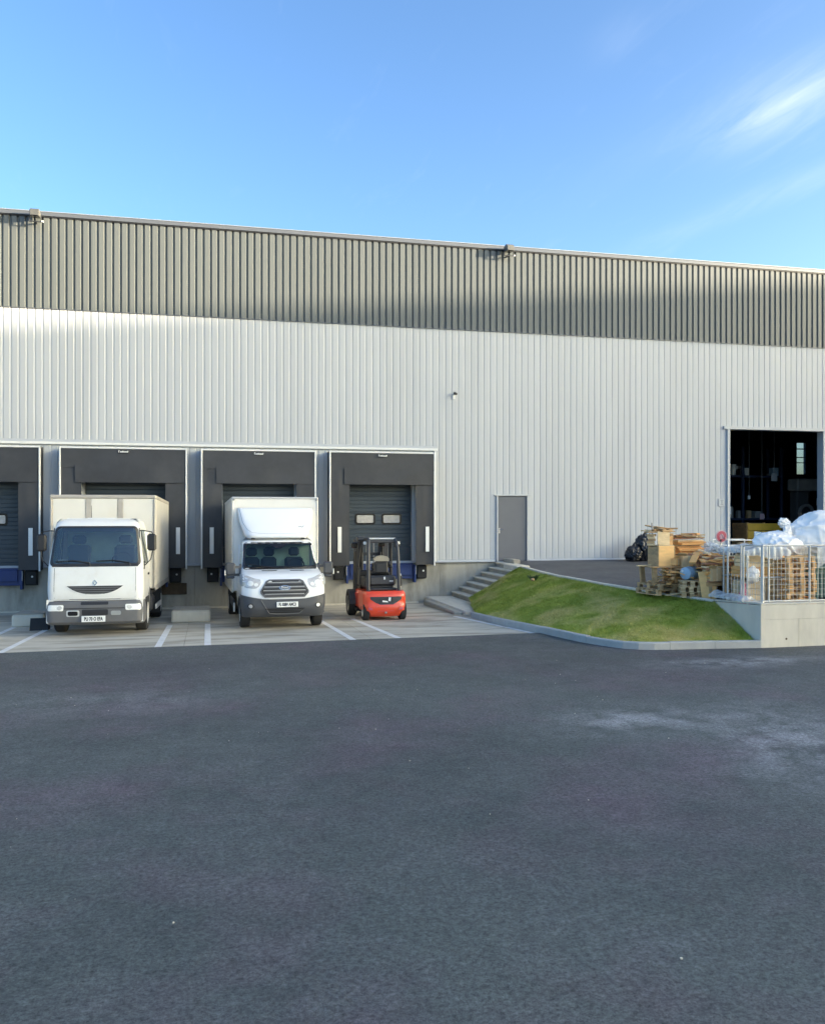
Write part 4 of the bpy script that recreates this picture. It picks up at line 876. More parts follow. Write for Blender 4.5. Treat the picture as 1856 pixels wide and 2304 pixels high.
# headlights
for s_ in (-1, 1):
    P_ = [(-.975, 1.265), (-.92, 1.262), (-.72, 1.195), (-.575, 1.165), (-.555, 1.10), (-.60, 1.01), (-.66, .968), (-.82, .985), (-.965, 1.03)]
    P_ = dens([(s_*-a, z) for a, z in P_], .06)
    hl = V.patch(P_, .006, .02, 5).build('headlight', 'lamp_clear', vn, smooth=True)
    V.ring([(s_*-.74+(a-s_*-.74)*1.04, 1.1+(z-1.1)*1.05) for a, z in P_], P_, .004, .02).build('headlight_gap', 'interior_grey', hl)
    V.patch([(s_*.80+.075*math.cos(a), 1.08+.06*math.sin(a)) for a in [2*math.pi*k/14 for k in range(14)]], .012, .01, 2).build('lens', 'lamp_white', hl)
    V.patch([(s_*.67+.05*math.cos(a), 1.05+.04*math.sin(a)) for a in [2*math.pi*k/14 for k in range(14)]], .012, .01, 2).build('lens', 'lamp_white', hl)
    W = lambda z: V.w(z)+.003
    oo = [(1.12, 1.40), (1.95, 1.40), (1.95, 1.93), (1.60, 1.93)]
    MB().add([(s_*W(z), y, z) for y, z in oo] + [(s_*(W(z)-.02), y, z) for y, z in oo], [(0,1,2,3),(4,7,6,5),(0,1,5,4),(1,2,6,5),(2,3,7,6),(3,0,4,7)]).build('side_window', 'windscreen', vn)
    for y in (.98, 2.03):
        q = [(y,.6),(y+.008,.6),(y+.008,1.36),(y,1.36)]
        MB().add([(s_*(W(z)+.001), yy, z) for yy, z in q] + [(s_*(W(z)-.02), yy, z) for yy, z in q], [(0,1,2,3),(4,7,6,5),(0,1,5,4),(1,2,6,5),(2,3,7,6),(3,0,4,7)]).build('door_gap', 'ink', vn)
    xm = s_*1.17
    mo = B('mirror', 'van_bumper', vn, xm-.11, xm+.11, 1.02, 1.16, 1.23, 1.53, .035)
    B('mirror_lower', 'van_bumper', mo, xm-.10, xm+.10, 1.03, 1.15, 1.15, 1.225, .03)
    B('repeater', 'lamp_white', mo, min(s_*1.285, s_*1.31), max(s_*1.285, s_*1.31), 1.03, 1.10, 1.22, 1.36, .01)
    MB().bar((s_*.93, 1.12, 1.42), (s_*1.09, 1.09, 1.43), .05, .06).bar((s_*.93, 1.12, 1.24), (s_*1.09, 1.09, 1.24), .05, .06).build('mirror_arm', 'van_bumper', mo)
    MB().prism([(1.0,1.18),(1.16,1.18),(1.30,1.42),(1.12,1.50)], 'x', min(s_*.91, s_*.965), max(s_*.91, s_*.965)).build('mirror_base', 'van_bumper', vn)
    MB().prism([(.62+.40*math.cos(a)+.33, .35+.40*math.sin(a)) for a in [R(k) for k in range(0, 181, 15)]] + [(.62+.33-.36*math.cos(a), .35+.36*math.sin(a)) for a in [R(k) for k in range(0, 181, 15)]], 'x', min(s_*.90, s_*.985), max(s_*.90, s_*.985)).build('wheel_arch', 'black_plastic', vn)
    wheel(vn, s_*.85, .95, .345, .23, s_, 'galv')
    wheel(vn, s_*.96, 4.55, .345, .2, s_, 'galv'); wheel(vn, s_*.74, 4.55, .345, .2, s_, 'galv')
    B('chassis_rail', 'fork_dark', vn, min(s_*.36, s_*.44), max(s_*.36, s_*.44), .8, 6.0, .48, .66, .005)
    B('mudflap', 'rubber', vn, min(s_*.62, s_*1.05), max(s_*.62, s_*1.05), 4.98, 5.0, .14, .66, .004)
    B('side_reflector', 'lamp_white', vn, min(s_*1.0, s_*1.04), max(s_*1.0, s_*1.04), 2.35, 2.38, .25, .48, .006)
    B('side_guard', 'van_bumper', vn, min(s_*1.0, s_*1.05), max(s_*1.0, s_*1.05), 2.4, 3.9, .36, .56, .02)
B('fuel_tank', 'fork_dark', vn, -.9, -.5, 2.4, 3.2, .34, .64, .05); B('axle', 'fork_dark', vn, -.8, .8, .85, 1.05, .28, .40, .02); B('undertray', 'fork_dark', vn, -.86, .86, .22, 2.0, .34, .45, .02)
pl = MB().cbox(-.19, .30, -.045, -.028, .533, .655, .004).build('number_plate', 'plate_white', vn)
text('FL 028V AMC3', .095, 'plate_text', 'ink', pl, (.055, -.0465, .593), sx=.66, bold=.004)
# box and deflector
vy0, vy1, vx, vz0, vz1 = 2.15, 6.15, 1.088, .75, 3.15
B('box_core', 'box_white', vn, -vx+.03, vx-.03, vy0+.01, vy1, vz0+.04, vz1-.03, .01)
for s_ in (-1, 1):
    B('corner_post', 'alu', vn, min(s_*(vx-.05), s_*vx), max(s_*(vx-.05), s_*vx), vy0-.015, vy0+.05, vz0, vz1-.056, .018)
    B('top_rail', 'alu', vn, min(s_*(vx-.03), s_*(vx+.004)), max(s_*(vx-.03), s_*(vx+.004)), vy0+.051, vy1, vz1-.08, vz1-.004, .01)
    B('base_rail', 'alu', vn, min(s_*(vx-.03), s_*(vx+.006)), max(s_*(vx-.03), s_*(vx+.006)), vy0+.051, vy1, vz0, vz0+.10, .01)
    for k in range(4):
        y0 = vy0+.055+k*(vy1-vy0-.06)/4; B('side_panel', 'box_side', vn, min(s_*(vx-.03), s_*vx), max(s_*(vx-.03), s_*vx), y0+.003, y0+(vy1-vy0-.06)/4-.003, vz0+.103, vz1-.083, .003)
    MB().lathe([(-.02, 0), (-.02, .025), (0, .03)], (s_*(vx-.045), vy0-.016, vz1-.07), 'y', 10).build('corner_lamp', 'interior_grey', vn)
B('top_rail', 'alu', vn, -vx, vx, vy0-.018, vy0+.05, vz1-.055, vz1, .018)
B('roof_sheet', 'box_white', vn, -vx+.03, vx-.03, vy0+.052, vy1, vz1-.029, vz1-.006, .005); B('subframe', 'fork_dark', vn, -.95, .95, vy0+.1, vy1, .665, .748, .01)
B('rear_frame', 'alu', vn, -vx, vx, vy1+.001, vy1+.04, vz0, vz1, .01)
D = Front([(2.105,1.56),(2.14,1.53),(2.2,1.535),(2.24,1.57),(2.5,1.74),(2.75,1.95),(2.86,2.06),(2.875,2.10)], [(2.105,.74),(2.2,.80),(2.5,.91),(2.875,.955)], [(2.1,.2),(2.3,.22),(2.875,.08)], .05)
df = D.body([2.105,2.12,2.14,2.17,2.2,2.22,2.24,2.3,2.4,2.5,2.6,2.7,2.78,2.84,2.86,2.875], 2.13).build('deflector', 'van_white', vn, smooth=True)
po = dens([(-.955, 2.85), (-.93, 2.50), (-.88, 2.33), (-.78, 2.25), (-.55, 2.225), (0, 2.215), (.55, 2.225), (.78, 2.25), (.88, 2.33), (.93, 2.50), (.955, 2.85)], .12)
n_ = len(po); D.ring(po, shrink(po, .988, .985), .003, .006).build('deflector_crease', 'interior_grey', df)
MB().tube([D.P(a, z, .004) for a, z in ((.60,2.395),(.63,2.385),(.66,2.40),(.69,2.385),(.71,2.375),(.735,2.39),(.74,2.42),(.745,2.40))], .007, 5).build('logo_mark', 'interior_grey', df)

# ================================================================== FORKLIFT (right bay)
fk = thing('forklift', 'red counterbalance forklift parked with its back to the yard', 'forklift', (4.375, -5.36, apron_z(-5.36)), (R(-1.33), 0, R(0)))
K = Front([(.10,.10),(.16,.03),(.28,.0),(.36,.0),(.44,.025),(.62,.02),(.68,.04),(.74,.10)], [(.10,.42),(.17,.44),(.26,.55),(.45,.56),(.68,.55),(.74,.52)], [(.1,.14),(.45,.17),(.74,.14)], .05)
cw = K.body([.10,.13,.16,.22,.28,.32,.36,.40,.44,.5,.56,.62,.65,.68,.71,.74], .95).build('counterweight', 'fork_red', fk, smooth=True)
gp = dens([(-.72, .605), (.76, .605), (.74, .54), (.52, .46), (.34, .405), (-.26, .405), (-.48, .46), (-.70, .54)], .08)
gg = K.patch(gp, .003, .03, 4).build('rear_grille', 'fork_dark', cw)
for z in (.44, .475, .51, .545, .58): K.patch(dens([(-.36, z-.006), (.36, z-.006), (.36, z+.006), (-.36, z+.006)], .1), .008, .01, 2).build('slat', 'black_plastic', gg)
K.patch(dens([(.12,.50),(.22,.49),(.24,.585),(.14,.59)], .08), .012, .02, 2).build('sticker', 'plate_white', gg); K.patch(dens([(-.16,.475),(.10,.462),(.09,.492),(-.14,.515)], .08), .012, .02, 2).build('brand_mark', 'plate_white', gg)
for s_ in (-1, 1):
    K.patch(dens([(s_*.55, .24), (s_*.62, .36), (s_*.85, .38), (s_*.88, .26), (s_*.75, .22)], .06), .02, .05, 3).build('light_pod', 'fork_red', cw, smooth=30)
    K.patch(dens([(s_*.60, .27), (s_*.64, .33), (s_*.80, .345), (s_*.82, .28)], .06), .024, .03, 2).build('rear_lamp', 'sign_red', cw)
K.patch(dens([(-.42, .345), (.42, .345), (.40, .37), (-.40, .37)], .08), .018, .03, 2).build('crease', 'fork_red', cw); K.patch(dens([(-.40, .24), (.40, .24), (.38, .252), (-.38, .252)], .08), .01, .03, 2).build('crease', 'sign_red', cw)
B('tow_pin', 'steel', cw, -.03, .03, -.01, .05, .18, .23, .01)
bd = B('chassis', 'fork_red', fk, -.50, .50, .94, 1.75, .24, .72, .04)
for s_ in (-1, 1):
    B('side_cover', 'fork_red', fk, min(s_*.44, s_*.535), max(s_*.44, s_*.535), .96, 1.55, .26, .66, .03); B('step', 'black_plastic', fk, min(s_*.44, s_*.56), max(s_*.44, s_*.56), 1.15, 1.5, .16, .23, .01)
    wheel(fk, s_*.475, .30, .235, .16, s_, 'steel'); wheel(fk, s_*.585, 1.80, .33, .22, s_, 'steel')
    MB().prism([(1.80+.38*math.cos(R(k)), .33+.38*math.sin(R(k))) for k in range(0, 181, 20)] + [(1.80-.35*math.cos(R(k)), .33+.35*math.sin(R(k))) for k in range(0, 181, 20)], 'x', min(s_*.47, s_*.69), max(s_*.47, s_*.69)).build('fender', 'fork_dark', fk)
    MB().tube([(s_*.40,.28,.73),(s_*.395,.30,1.2),(s_*.385,.34,1.75),(s_*.365,.42,1.98),(s_*.34,.52,2.05)], .046, 8).build('rear_pillar', 'fork_dark', fk, smooth=True)
    MB().tube([(s_*.47,1.72,.7),(s_*.465,1.60,1.2),(s_*.42,1.42,1.95),(s_*.39,1.36,2.06)], .046, 8).build('front_pillar', 'fork_dark', fk, smooth=True)
    MB().tube([(s_*.35,.50,2.06),(s_*.39,1.40,2.08)], .03, 8).build('roof_rail', 'fork_dark', fk, smooth=True)
    B('mast_rail', 'fork_dark', fk, min(s_*.29, s_*.47), max(s_*.29, s_*.47), 1.98, 2.14, .12, 2.06, .01); B('inner_mast_rail', 'fork_dark', fk, min(s_*.21, s_*.295), max(s_*.21, s_*.295), 2.05, 2.13, .16, 2.08, .01)
    MB().tube([(s_*.26,2.0,.3),(s_*.26,2.0,1.7)], .03, 8).build('lift_cylinder', 'fork_dark', fk, smooth=True)
    B('fork', 'fork_dark', fk, min(s_*.18, s_*.30), max(s_*.18, s_*.30), 2.24, 3.32, .05, .09, .01); B('fork_shank', 'fork_dark', fk, min(s_*.18, s_*.30), max(s_*.18, s_*.30), 2.24, 2.28, .092, .62, .008)
    B('mirror', 'black_gloss', fk, min(s_*.50, s_*.66), max(s_*.50, s_*.66), 1.30, 1.36, 1.83, 1.97, .02); MB().tube([(s_*.41,1.42,1.98),(s_*.55,1.36,1.95)], .01, 6).build('mirror_arm', 'black_plastic', fk)
    B('work_lamp', 'lamp_white', fk, min(s_*.40, s_*.48), max(s_*.40, s_*.48), .50, .57, 1.92, 2.0, .015)
for k in range(4): MB().tube([(-.44+k*.03, 1.90, .5), (-.45+k*.025, 1.86-.03*k, 1.2), (-.40+k*.03, 1.8-.05*k, 1.80), (-.30+k*.06, 1.95, 2.02)], .016, 6).build('hose', 'rubber', fk, smooth=True)
for x in (-.10, .10): B('lift_chain', 'steel', fk, x-.02, x+.02, 2.15, 2.17, .4, 2.0, .003)
B('valve_block', 'black_plastic', fk, -.52, -.40, 1.62, 1.84, 1.15, 1.75, .03); B('battery_cable', 'rubber', fk, -.48, -.43, 1.0, 1.6, .80, .86, .02); B('guard_plate', 'fork_dark', fk, -.47, -.44, 1.2, 1.75, .75, 1.3, .01); B('tilt_cylinder', 'fork_dark', fk, -.40, -.30, 1.45, 1.95, .62, .72, .02); B('dash_cowl', 'black_plastic', fk, -.40, .40, 1.55, 1.72, .72, 1.22, .04); B('side_console', 'black_plastic', fk, -.44, -.32, .55, 1.3, .80, 1.08, .03)
for z in (.30, 1.1, 1.60, 1.98): B('mast_crossbar', 'fork_dark', fk, -.30, .30, 2.145, 2.18, z, z+.09, .008)
B('carriage', 'fork_dark', fk, -.45, .45, 2.19, 2.235, .25, .33, .008); B('carriage', 'fork_dark', fk, -.45, .45, 2.19, 2.235, .55, .63, .008)
for x in (-.45, -.225, 0, .225, .45): B('load_guard_bar', 'fork_dark', fk, x-.015, x+.015, 2.20, 2.23, .632, 1.15, .004)
rb = B('roof_rear_bar', 'white_metal', fk, -.345, .365, .49, .555, 2.055, 2.095, .015); B('roof_plate', 'fork_dark', fk, -.38, .40, .56, 1.35, 2.04, 2.052, .004); B('rear_header', 'fork_dark', fk, -.39, .40, .47, .57, 1.96, 2.05, .02)
B('roof_front_bar', 'fork_dark', fk, -.39, .39, 1.36, 1.42, 2.05, 2.11, .015)
for k in range(6): y = .66+k*.12; MB().bar((-.36, y, 2.075), (.36, y, 2.075), .03, .05).build('roof_bar', 'fork_dark', fk)
MB().tube([(-.50,2.0,.5),(-.50,1.95,1.5),(-.47,1.9,1.75)], .015, 6).build('hose', 'rubber', fk, smooth=True); MB().tube([(-.36,1.98,1.3),(-.44,1.7,1.75),(-.40,1.45,2.0)], .018, 6).build('hose', 'rubber', fk, smooth=True)
B('camera_box', 'fork_dark', fk, -.58, -.37, .86, 1.12, 2.01, 2.13, .03)
B('battery_hood', 'fork_dark', fk, -.37, .37, .36, 1.25, .745, .80, .02); B('seat_base', 'fork_dark', fk, -.34, .36, .44, 1.22, .86, 1.12, .05); B('seat_plinth', 'black_plastic', fk, -.30, .30, .5, 1.15, .802, .858, .01)
se = B('seat', 'black_plastic', fk, -.25, .25, .62, 1.15, 1.122, 1.22, .05)
bk = MB(); 
for (x0, x1, z0, z1, m_) in (): pass
B('backrest', 'fork_dark', se, -.19, .17, .52, .64, 1.16, 1.50, .05); B('backrest_shell', 'black_plastic', se, -.15, .13, .49, .518, 1.2, 1.44, .02)
MB().prism([(-.21, 1.505), (-.20, 1.56), (-.15, 1.61), (-.06, 1.635), (.05, 1.635), (.14, 1.61), (.19, 1.56), (.20, 1.505), (.15, 1.49), (-.16, 1.49)], 'y', .50, .66).build('headrest', 'seat_beige', se)
B('armrest', 'fork_dark', se, .22, .32, .58, 1.0, 1.30, 1.37, .03); B('joystick_box', 'fork_dark', se, .18, .30, .60, .72, 1.37, 1.48, .03)
MB().tube([(-.02+.17*math.cos(a), 1.52+.05*math.sin(a), 1.42+.15*math.sin(a)) for a in [2*math.pi*k/18 for k in range(19)]], .015, 6).build('steering_wheel', 'black_plastic', fk); B('steering_column', 'black_plastic', fk, -.06, .02, 1.52, 1.66, .80, 1.42, .02)
B('label', 'plate_white', fk, .03, .075, .432, .438, 1.02, 1.09, .002); B('label', 'plate_white', fk, .18, .28, .432, .438, .965, .99, .002)
B('display', 'black_gloss', fk, .10, .28, 1.44, 1.50, 1.86, 2.0, .02); MB().tube([(.20,1.46,1.86),(.22,1.50,1.2),(.22,1.55,.8)], .028, 8).build('display_post', 'black_plastic', fk); MB().tube([(.46,.40,.74),(.47,.38,1.12),(.47,.42,1.16)], .013, 6).build('grab_rail', 'white_metal', fk); B('extinguisher_box', 'black_plastic', fk, .40, .50, .33, .42, .85, 1.12, .02)
# ================================================================== SCRAP TIMBER, FENCE AND STORES
rw_ = random.Random(21)
WOODS = ['wood_fresh', 'wood_mid', 'wood_grey', 'wood_pale', 'wood_red']
def yz(y): return yard_z(y)
# --- pallets
def make_pallet(label, m, L=.9, W=.78, loc=(0,0,0), rot=(0,0,0), group=None):
    t = thing('pallet', label, 'pallet', loc, rot, group); n = 5; bw = .095
    for k in range(n):
        y = -W/2 + k*(W-bw)/(n-1); B('top_board', m if k % 2 else 'wood_grey', t, -L/2, L/2, y, y+bw, .103, .123, .003)
    for x in (-L/2, -.05, L/2-.1):
        B('stringer', m, t, x, x+.1, -W/2, W/2, .0835, .1025, .003)
        for y in (-W/2, -.045, W/2-.09): B('block', 'wood_grey', t, x+.003, x+.097, y+.002, y+.088, .0205, .083, .003)
        B('bottom_board', m, t, x, x+.1, -W/2, W/2, 0, .020, .003)
    return t
ph = .1245
def stack(x, y, n, z0, desc, m, L=.9, W=.78, rz=0, jit=.03, group=None):
    p0 = None; w_ = ['lowest', 'second lowest', 'third from below', 'fourth from below', 'fifth from below', 'sixth from below', 'seventh from below', 'eighth from below', 'topmost']
    for k in range(n):
        lab = '%s pallet %s' % ('topmost' if k == n-1 else w_[k], desc)
        loc = (x+rw_.uniform(-jit, jit), y+rw_.uniform(-jit, jit), z0+k*ph); rot = (0, 0, R(rz+rw_.uniform(-3, 3)))
        if p0 is None: p0 = make_pallet(lab, m, L, W, loc, rot, group)
        else: copy_tree(p0, loc, rot, lab, group)
stack(10.02, -9.05, 2, yz(-9.05)+.012, 'under the plywood box at the left of the scrap heap', 'wood_grey', .86, .8, 8, .03, 'pallets in the scrap heap')
stack(10.30, -9.66, 3, yz(-9.66)+.012, 'in the low broken stack at the front of the scrap heap', 'wood_pale', .44, .55, -20, .03, 'pallets in the scrap heap')
stack(10.75, -8.65, 7, yz(-8.65)+.012, 'in the tall stack at the back of the scrap heap', 'wood_mid', .72, .7, 4, .03, 'pallets in the scrap heap')
stack(11.86, -11.0, 8, yz(-11.0)+.012, 'in the stack right behind the front fence', 'wood_fresh', .68, .72, 2, .025, 'pallets stacked behind the fence')
stack(11.45, -9.6, 6, yz(-9.6)+.012, 'in the stack behind the film-covered cage', 'wood_mid', .8, .75, -5, .03, 'pallets stacked behind the fence')
# --- broken crate carrying the plywood box
zc = yz(-9.05)+.012+2*ph
cr = thing('broken_crate', 'broken grey wooden crate frame standing under the plywood box', 'crate', (9.95, -9.05, zc))
for x, y in ((-.30, -.28), (.26, -.30), (-.30, .26), (.26, .26)): MB().bar((x, y, 0), (x+rw_.uniform(-.03, .03), y, .36), .10, .075, (0, 1, 0)).build('post', 'wood_grey', cr)
for k in range(5): B('board', ['wood_mid', 'wood_grey'][k % 2], cr, -.40, .40, -.38+k*.15, -.26+k*.15, .361, .385, .004)
MB().bar((-.28, -.34, .05), (.05, -.35, .33), .07, .02).build('brace', 'wood_mid', cr); MB().bar((.18, -.36, .02), (.19, -.36, .35), .09, .02, (0, 1, 0)).build('brace', 'wood_mid', cr)
zb = zc+.386
pb = thing('plywood_box', 'upright pale plywood box near the left end of the scrap heap', 'box', (9.93, -9.12, zb), (0, 0, R(6)))
B('front', 'plywood', pb, -.20, .20, -.2, -.18, .0, .45, .004); B('side', 'wood_grey', pb, -.222, -.201, -.2, .2, 0, .44, .003); B('side', 'wood_grey', pb, .201, .222, -.2, .2, 0, .44, .003); B('back', 'plywood', pb, -.20, .20, .18, .2, 0, .45, .004); B('lid', 'wood_pale', pb, -.21, .21, -.19, .21, .451, .468, .004)
def board(label, m, p0, p1, w, t, group, up=(0, 0, 1), name='board'):
    o = MB().bar(p0, p1, w, t, up).build(name, m); return tag(o, label, 'board', group)
zt_ = zb+.47
G = 'loose boards of the scrap heap'
tag(MB().cbox(-.15, .15, -.012, .012, 0, .30, .004).build('leaning_board', 'wood_pale'), 'pale board leaning back on top of the plywood box', 'board').location = (9.93, -9.22, zt_); bpy.data.objects['leaning_board'].rotation_euler = (R(-12), R(6), 0)
for k in range(5):
    board('short grey board end in the little stack left above the plywood box', rw_.choice(['wood_grey', 'wood_pale']), (9.66+rw_.uniform(-.03, .03), -9.15, zt_+.012+k*.052), (9.84, -8.85+rw_.uniform(-.05, .05), zt_+.012+k*.052), .16, .045, G)
for k in range(5):
    board('short board in the little stack right above the plywood box', rw_.choice(['wood_grey', 'wood_mid', 'wood_pale']), (10.05, -9.0+rw_.uniform(-.05, .05), zt_+.012+k*.055), (10.25+rw_.uniform(-.02, .05), -8.95, zt_+.012+k*.055), .15, .05, G)
for k, (x0, x1, y, z, m_) in enumerate(((9.60, 10.30, -9.08, .29, 'wood_grey'), (9.70, 10.22, -8.95, .30, 'wood_mid'), (9.62, 10.10, -8.82, .315, 'wood_pale'))):
    board('long weathered board lying across the top of the left tower', m_, (x0, y, zt_+z), (x1, y+.06, zt_+z+.012), .11, .022, G)
tag(MB().tube([(9.75, -9.05, zt_+.02), (9.735, -9.05, zt_+.50)], .016, 8).build('pipe', 'steel'), 'thin grey pipe sticking up from the left tower of scrap', 'pipe')
board('thin pale batten poking out to the left of the scrap heap', 'wood_pale', (9.32, -9.15, zb+.012), (9.72, -9.05, zb+.012), .05, .022, None)
# --- boards on the tall back stack
zs2 = yz(-8.65)+.012+7*ph+.002
for k in range(9):
    x0 = 10.42+rw_.uniform(-.06, .06); x1 = 11.05+rw_.uniform(-.06, .08)
    board('sawn board in the layered pile on the tall back stack', rw_.choice(['wood_fresh', 'wood_pale', 'wood_mid', 'wood_fresh']), (x0, -8.85+rw_.uniform(-.03, .03), zs2+.016+k*.036), (x1, -8.85+rw_.uniform(-.04, .04), zs2+.016+k*.036+rw_.uniform(0, .004)), rw_.choice((.30, .42, .5)), .032, G)
for k in range(4):
    board('reddish board on top of the layered pile', rw_.choice(['wood_red', 'wood_grey']), (10.35+rw_.uniform(-.06, .06), -8.95+k*.09, zs2+.35+k*.018), (11.05+rw_.uniform(-.08, .05), -8.9+k*.09, zs2+.37+k*.02), .08, .03, G)
# --- barrel, grey wrap and plywood panels in the middle
zf = yz(-9.66)+.012+3*ph
br_ = thing('barrel', 'light blue plastic barrel lying on its side in the scrap heap', 'barrel', (10.16, -9.72, zf+.145), (0, 0, R(25)))
MB().lathe([(0, 0), (0, .115), (.012, .135), (.06, .14), (.14, .143), (.15, .148), (.17, .143), (.36, .143), (.37, .148), (.39, .143), (.48, .138), (.50, .12), (.50, 0)], (0, 0, 0), 'x', 26).build('drum', 'blue_plastic', br_, smooth=True)
MB().lathe([(-.008, 0), (-.008, .028), (.004, .03)], (0, .06, .05), 'x', 12).build('bung', 'plate_white', br_)
def lump(name, m, c, rad, seed, amp=.12, sub=5, fl=None, wr=.03, freq=1.6, rot=0, parent=None):
    bm = bmesh.new(); bmesh.ops.create_icosphere(bm, subdivisions=sub, radius=1)
    for v in bm.verts:
        p = v.co.copy(); q = Vector((p.x*rad[0], p.y*rad[1], p.z*rad[2]))
        s = Vector((seed*3.1, seed*1.7, seed))
        n1 = noise.noise(p*freq + s); n2 = 2*(1-min(1, abs(noise.noise(p*freq*1.9 + s*2))*2.2))**2.5-.6; n3 = 2*(1-min(1, abs(noise.noise(Vector((p.x*4+p.z*2, p.y*4, p.z*1.3)) + s*3))*2.2))**3-.4; n4 = (1-min(1, abs(noise.noise(p*8 + s))*2))**2
        d = 1 + amp*n1 + wr*n2 + wr*.7*n3 + wr*.3*n4
        v.co = q*d
        if fl is not None and v.co.z < fl: v.co.z = fl + (v.co.z-fl)*.08
    me = bpy.data.meshes.new(name); bm.to_mesh(me); bm.free(); me.materials.append(MATS[m]); me.shade_smooth()
    o = bpy.data.objects.new(name, me); col.objects.link(o); o.location = c; o.rotation_euler = (0, 0, R(rot)); o.parent = parent; return o
tag(lump('crumpled_sheet', 'wood_grey', (10.62, -9.42, zf+.42), (.22, .2, .16), 4, .25, 4, None, .10), 'crumpled grey-brown sheet lying in the middle of the scrap heap', 'sheet')
board('dark board supporting the crumpled sheet in the middle of the heap', 'wood_grey', (10.35, -9.5, zf+.245), (10.98, -9.4, zf+.245), .34, .03, None)
for x in (10.40, 10.93): board('short upright prop under the dark board in the heap', 'wood_grey', (x, -9.45, yz(-9.45)+.012), (x, -9.45, zf+.228), .08, .08, G, (0, 1, 0))
for k, (x, h, m_, ang) in enumerate(((10.42, .60, 'plywood', -7), (10.56, .52, 'plywood', 3))):
    o = tag(MB().cbox(-.085, .085, -.01, .01, 0, h, .004).build('plywood_sheet', m_), ['taller', 'shorter'][k]+' of the two small plywood panels leaning at the front of the heap', 'panel'); o.location = (x, -10.15, yz(-10.15)+.012); o.rotation_euler = (R(-10), R(ang), R(-20))
# --- low bench with the big board pile
zb2 = yz(-9.75)
be = thing('bench_frame', 'low timber bench frame carrying the right-hand board pile', 'bench', (10.86, -9.75, zb2+.012))
for x, y in ((-.34, -.36), (.40, -.36), (-.34, .34), (.40, .34)): B('leg', 'wood_grey', be, x-.04, x+.04, y-.04, y+.04, 0, .27, .005)
for y in (-.36, .34): B('rail', 'wood_mid', be, -.42, .48, y-.045, y+.045, .271, .33, .005)
for k in range(6):
    y = -.40+k*.15; B('top_board', 'wood_mid', be, -.42, .48, y, y+.13, .331, .355, .004)
zp = zb2+.012+.357
for k in range(11):
    z = zp+.018+k*.038
    for j, y in enumerate((-10.06, -9.78, -9.5)):
        if rw_.random() < .12: continue
        x0 = 10.50+rw_.uniform(-.12, .14); x1 = 11.26+rw_.uniform(-.2, .12)
        board('rough board in the right-hand pile on the low bench', rw_.choice(['wood_fresh', 'wood_fresh', 'wood_mid', 'wood_pale', 'wood_red']), (x0, y+rw_.uniform(-.02, .02), z), (x1, y+rw_.uniform(-.03, .03), z), rw_.choice((.12, .17, .22)), .035, G)
for k in range(16):
    x = rw_.uniform(10.45, 10.95); y = rw_.uniform(-10.12, -9.45); a = rw_.uniform(-.5, .5); L = rw_.uniform(.25, .55); z = zp+.44+rw_.uniform(0, .10)
    board('short offcut thrown on top of the right-hand board pile', rw_.choice(WOODS), (x, y, z), (x+L*math.cos(a), y+L*math.sin(a), z+rw_.uniform(-.05, .09)), rw_.uniform(.05, .12), .026, G)
for k in range(3):
    x = 10.80+k*.17; o = board('board leaning upright against the front of the right-hand pile', rw_.choice(['wood_mid', 'wood_grey', 'wood_pale']), (x, -10.38, yz(-10.38)+.012), (x+rw_.uniform(-.06, .06), -10.20, zp+rw_.uniform(.1, .32)), .10, .022, G, (0, 1, 0))
for k in range(9):
    x = rw_.uniform(9.75, 10.6); y = -9.75-(x-9.75)*.62+rw_.uniform(0, .3); a = rw_.uniform(-.5, .5); L = rw_.uniform(.3, .6)
    board('short broken plank on the ground along the front of the heap', rw_.choice(WOODS[:4]), (x, y, yz(y)+.03+.02*(k % 3)), (x+L*math.cos(a), y+L*math.sin(a)*.6, yz(y)+.05+.03*(k % 3)), .09, .022, G)
# --- jumbled scrap thrown over and between the stacks
def jumble(n, cx, cy, sx, sy, z0, hz, lab, woods, Lr=(.25, .7), tilt=.35):
    for k in range(n):
        x = cx+rw_.uniform(-sx, sx); y = cy+rw_.uniform(-sy, sy); r2 = ((x-cx)/sx)**2*.5+((y-cy)/sy)**2*.5
        z = z0+hz*(1-r2)*(k/n); a = rw_.uniform(0, math.pi); t_ = rw_.uniform(-tilt, tilt); L = rw_.uniform(*Lr)/2
        d = Vector((math.cos(a)*math.cos(t_), math.sin(a)*math.cos(t_), math.sin(t_)))*L; c_ = Vector((x, y, z+abs(d.z)+.02))
        board(lab, rw_.choice(woods), c_-d, c_+d, rw_.uniform(.05, .15), rw_.uniform(.018, .035), G)
jumble(26, 10.12, -9.35, .34, .34, yz(-9.35)+.27, .35, 'splintered plank jumbled in front of the left tower', WOODS[:4], (.2, .55))
jumble(34, 10.72, -9.75, .36, .42, zp+.20, .42, 'splintered orange plank jumbled over the right-hand pile', ['wood_fresh', 'wood_fresh', 'wood_mid', 'wood_red', 'wood_pale'], (.25, .65))
jumble(16, 10.80, -8.9, .34, .25, zs2+.33, .12, 'splintered plank jumbled on top of the tall back stack', WOODS, (.25, .6), .2)
jumble(14, 10.02, -9.0, .26, .22, zt_+.26, .10, 'splintered plank jumbled on the top of the left tower', ['wood_grey', 'wood_pale', 'wood_mid'], (.25, .55), .2)
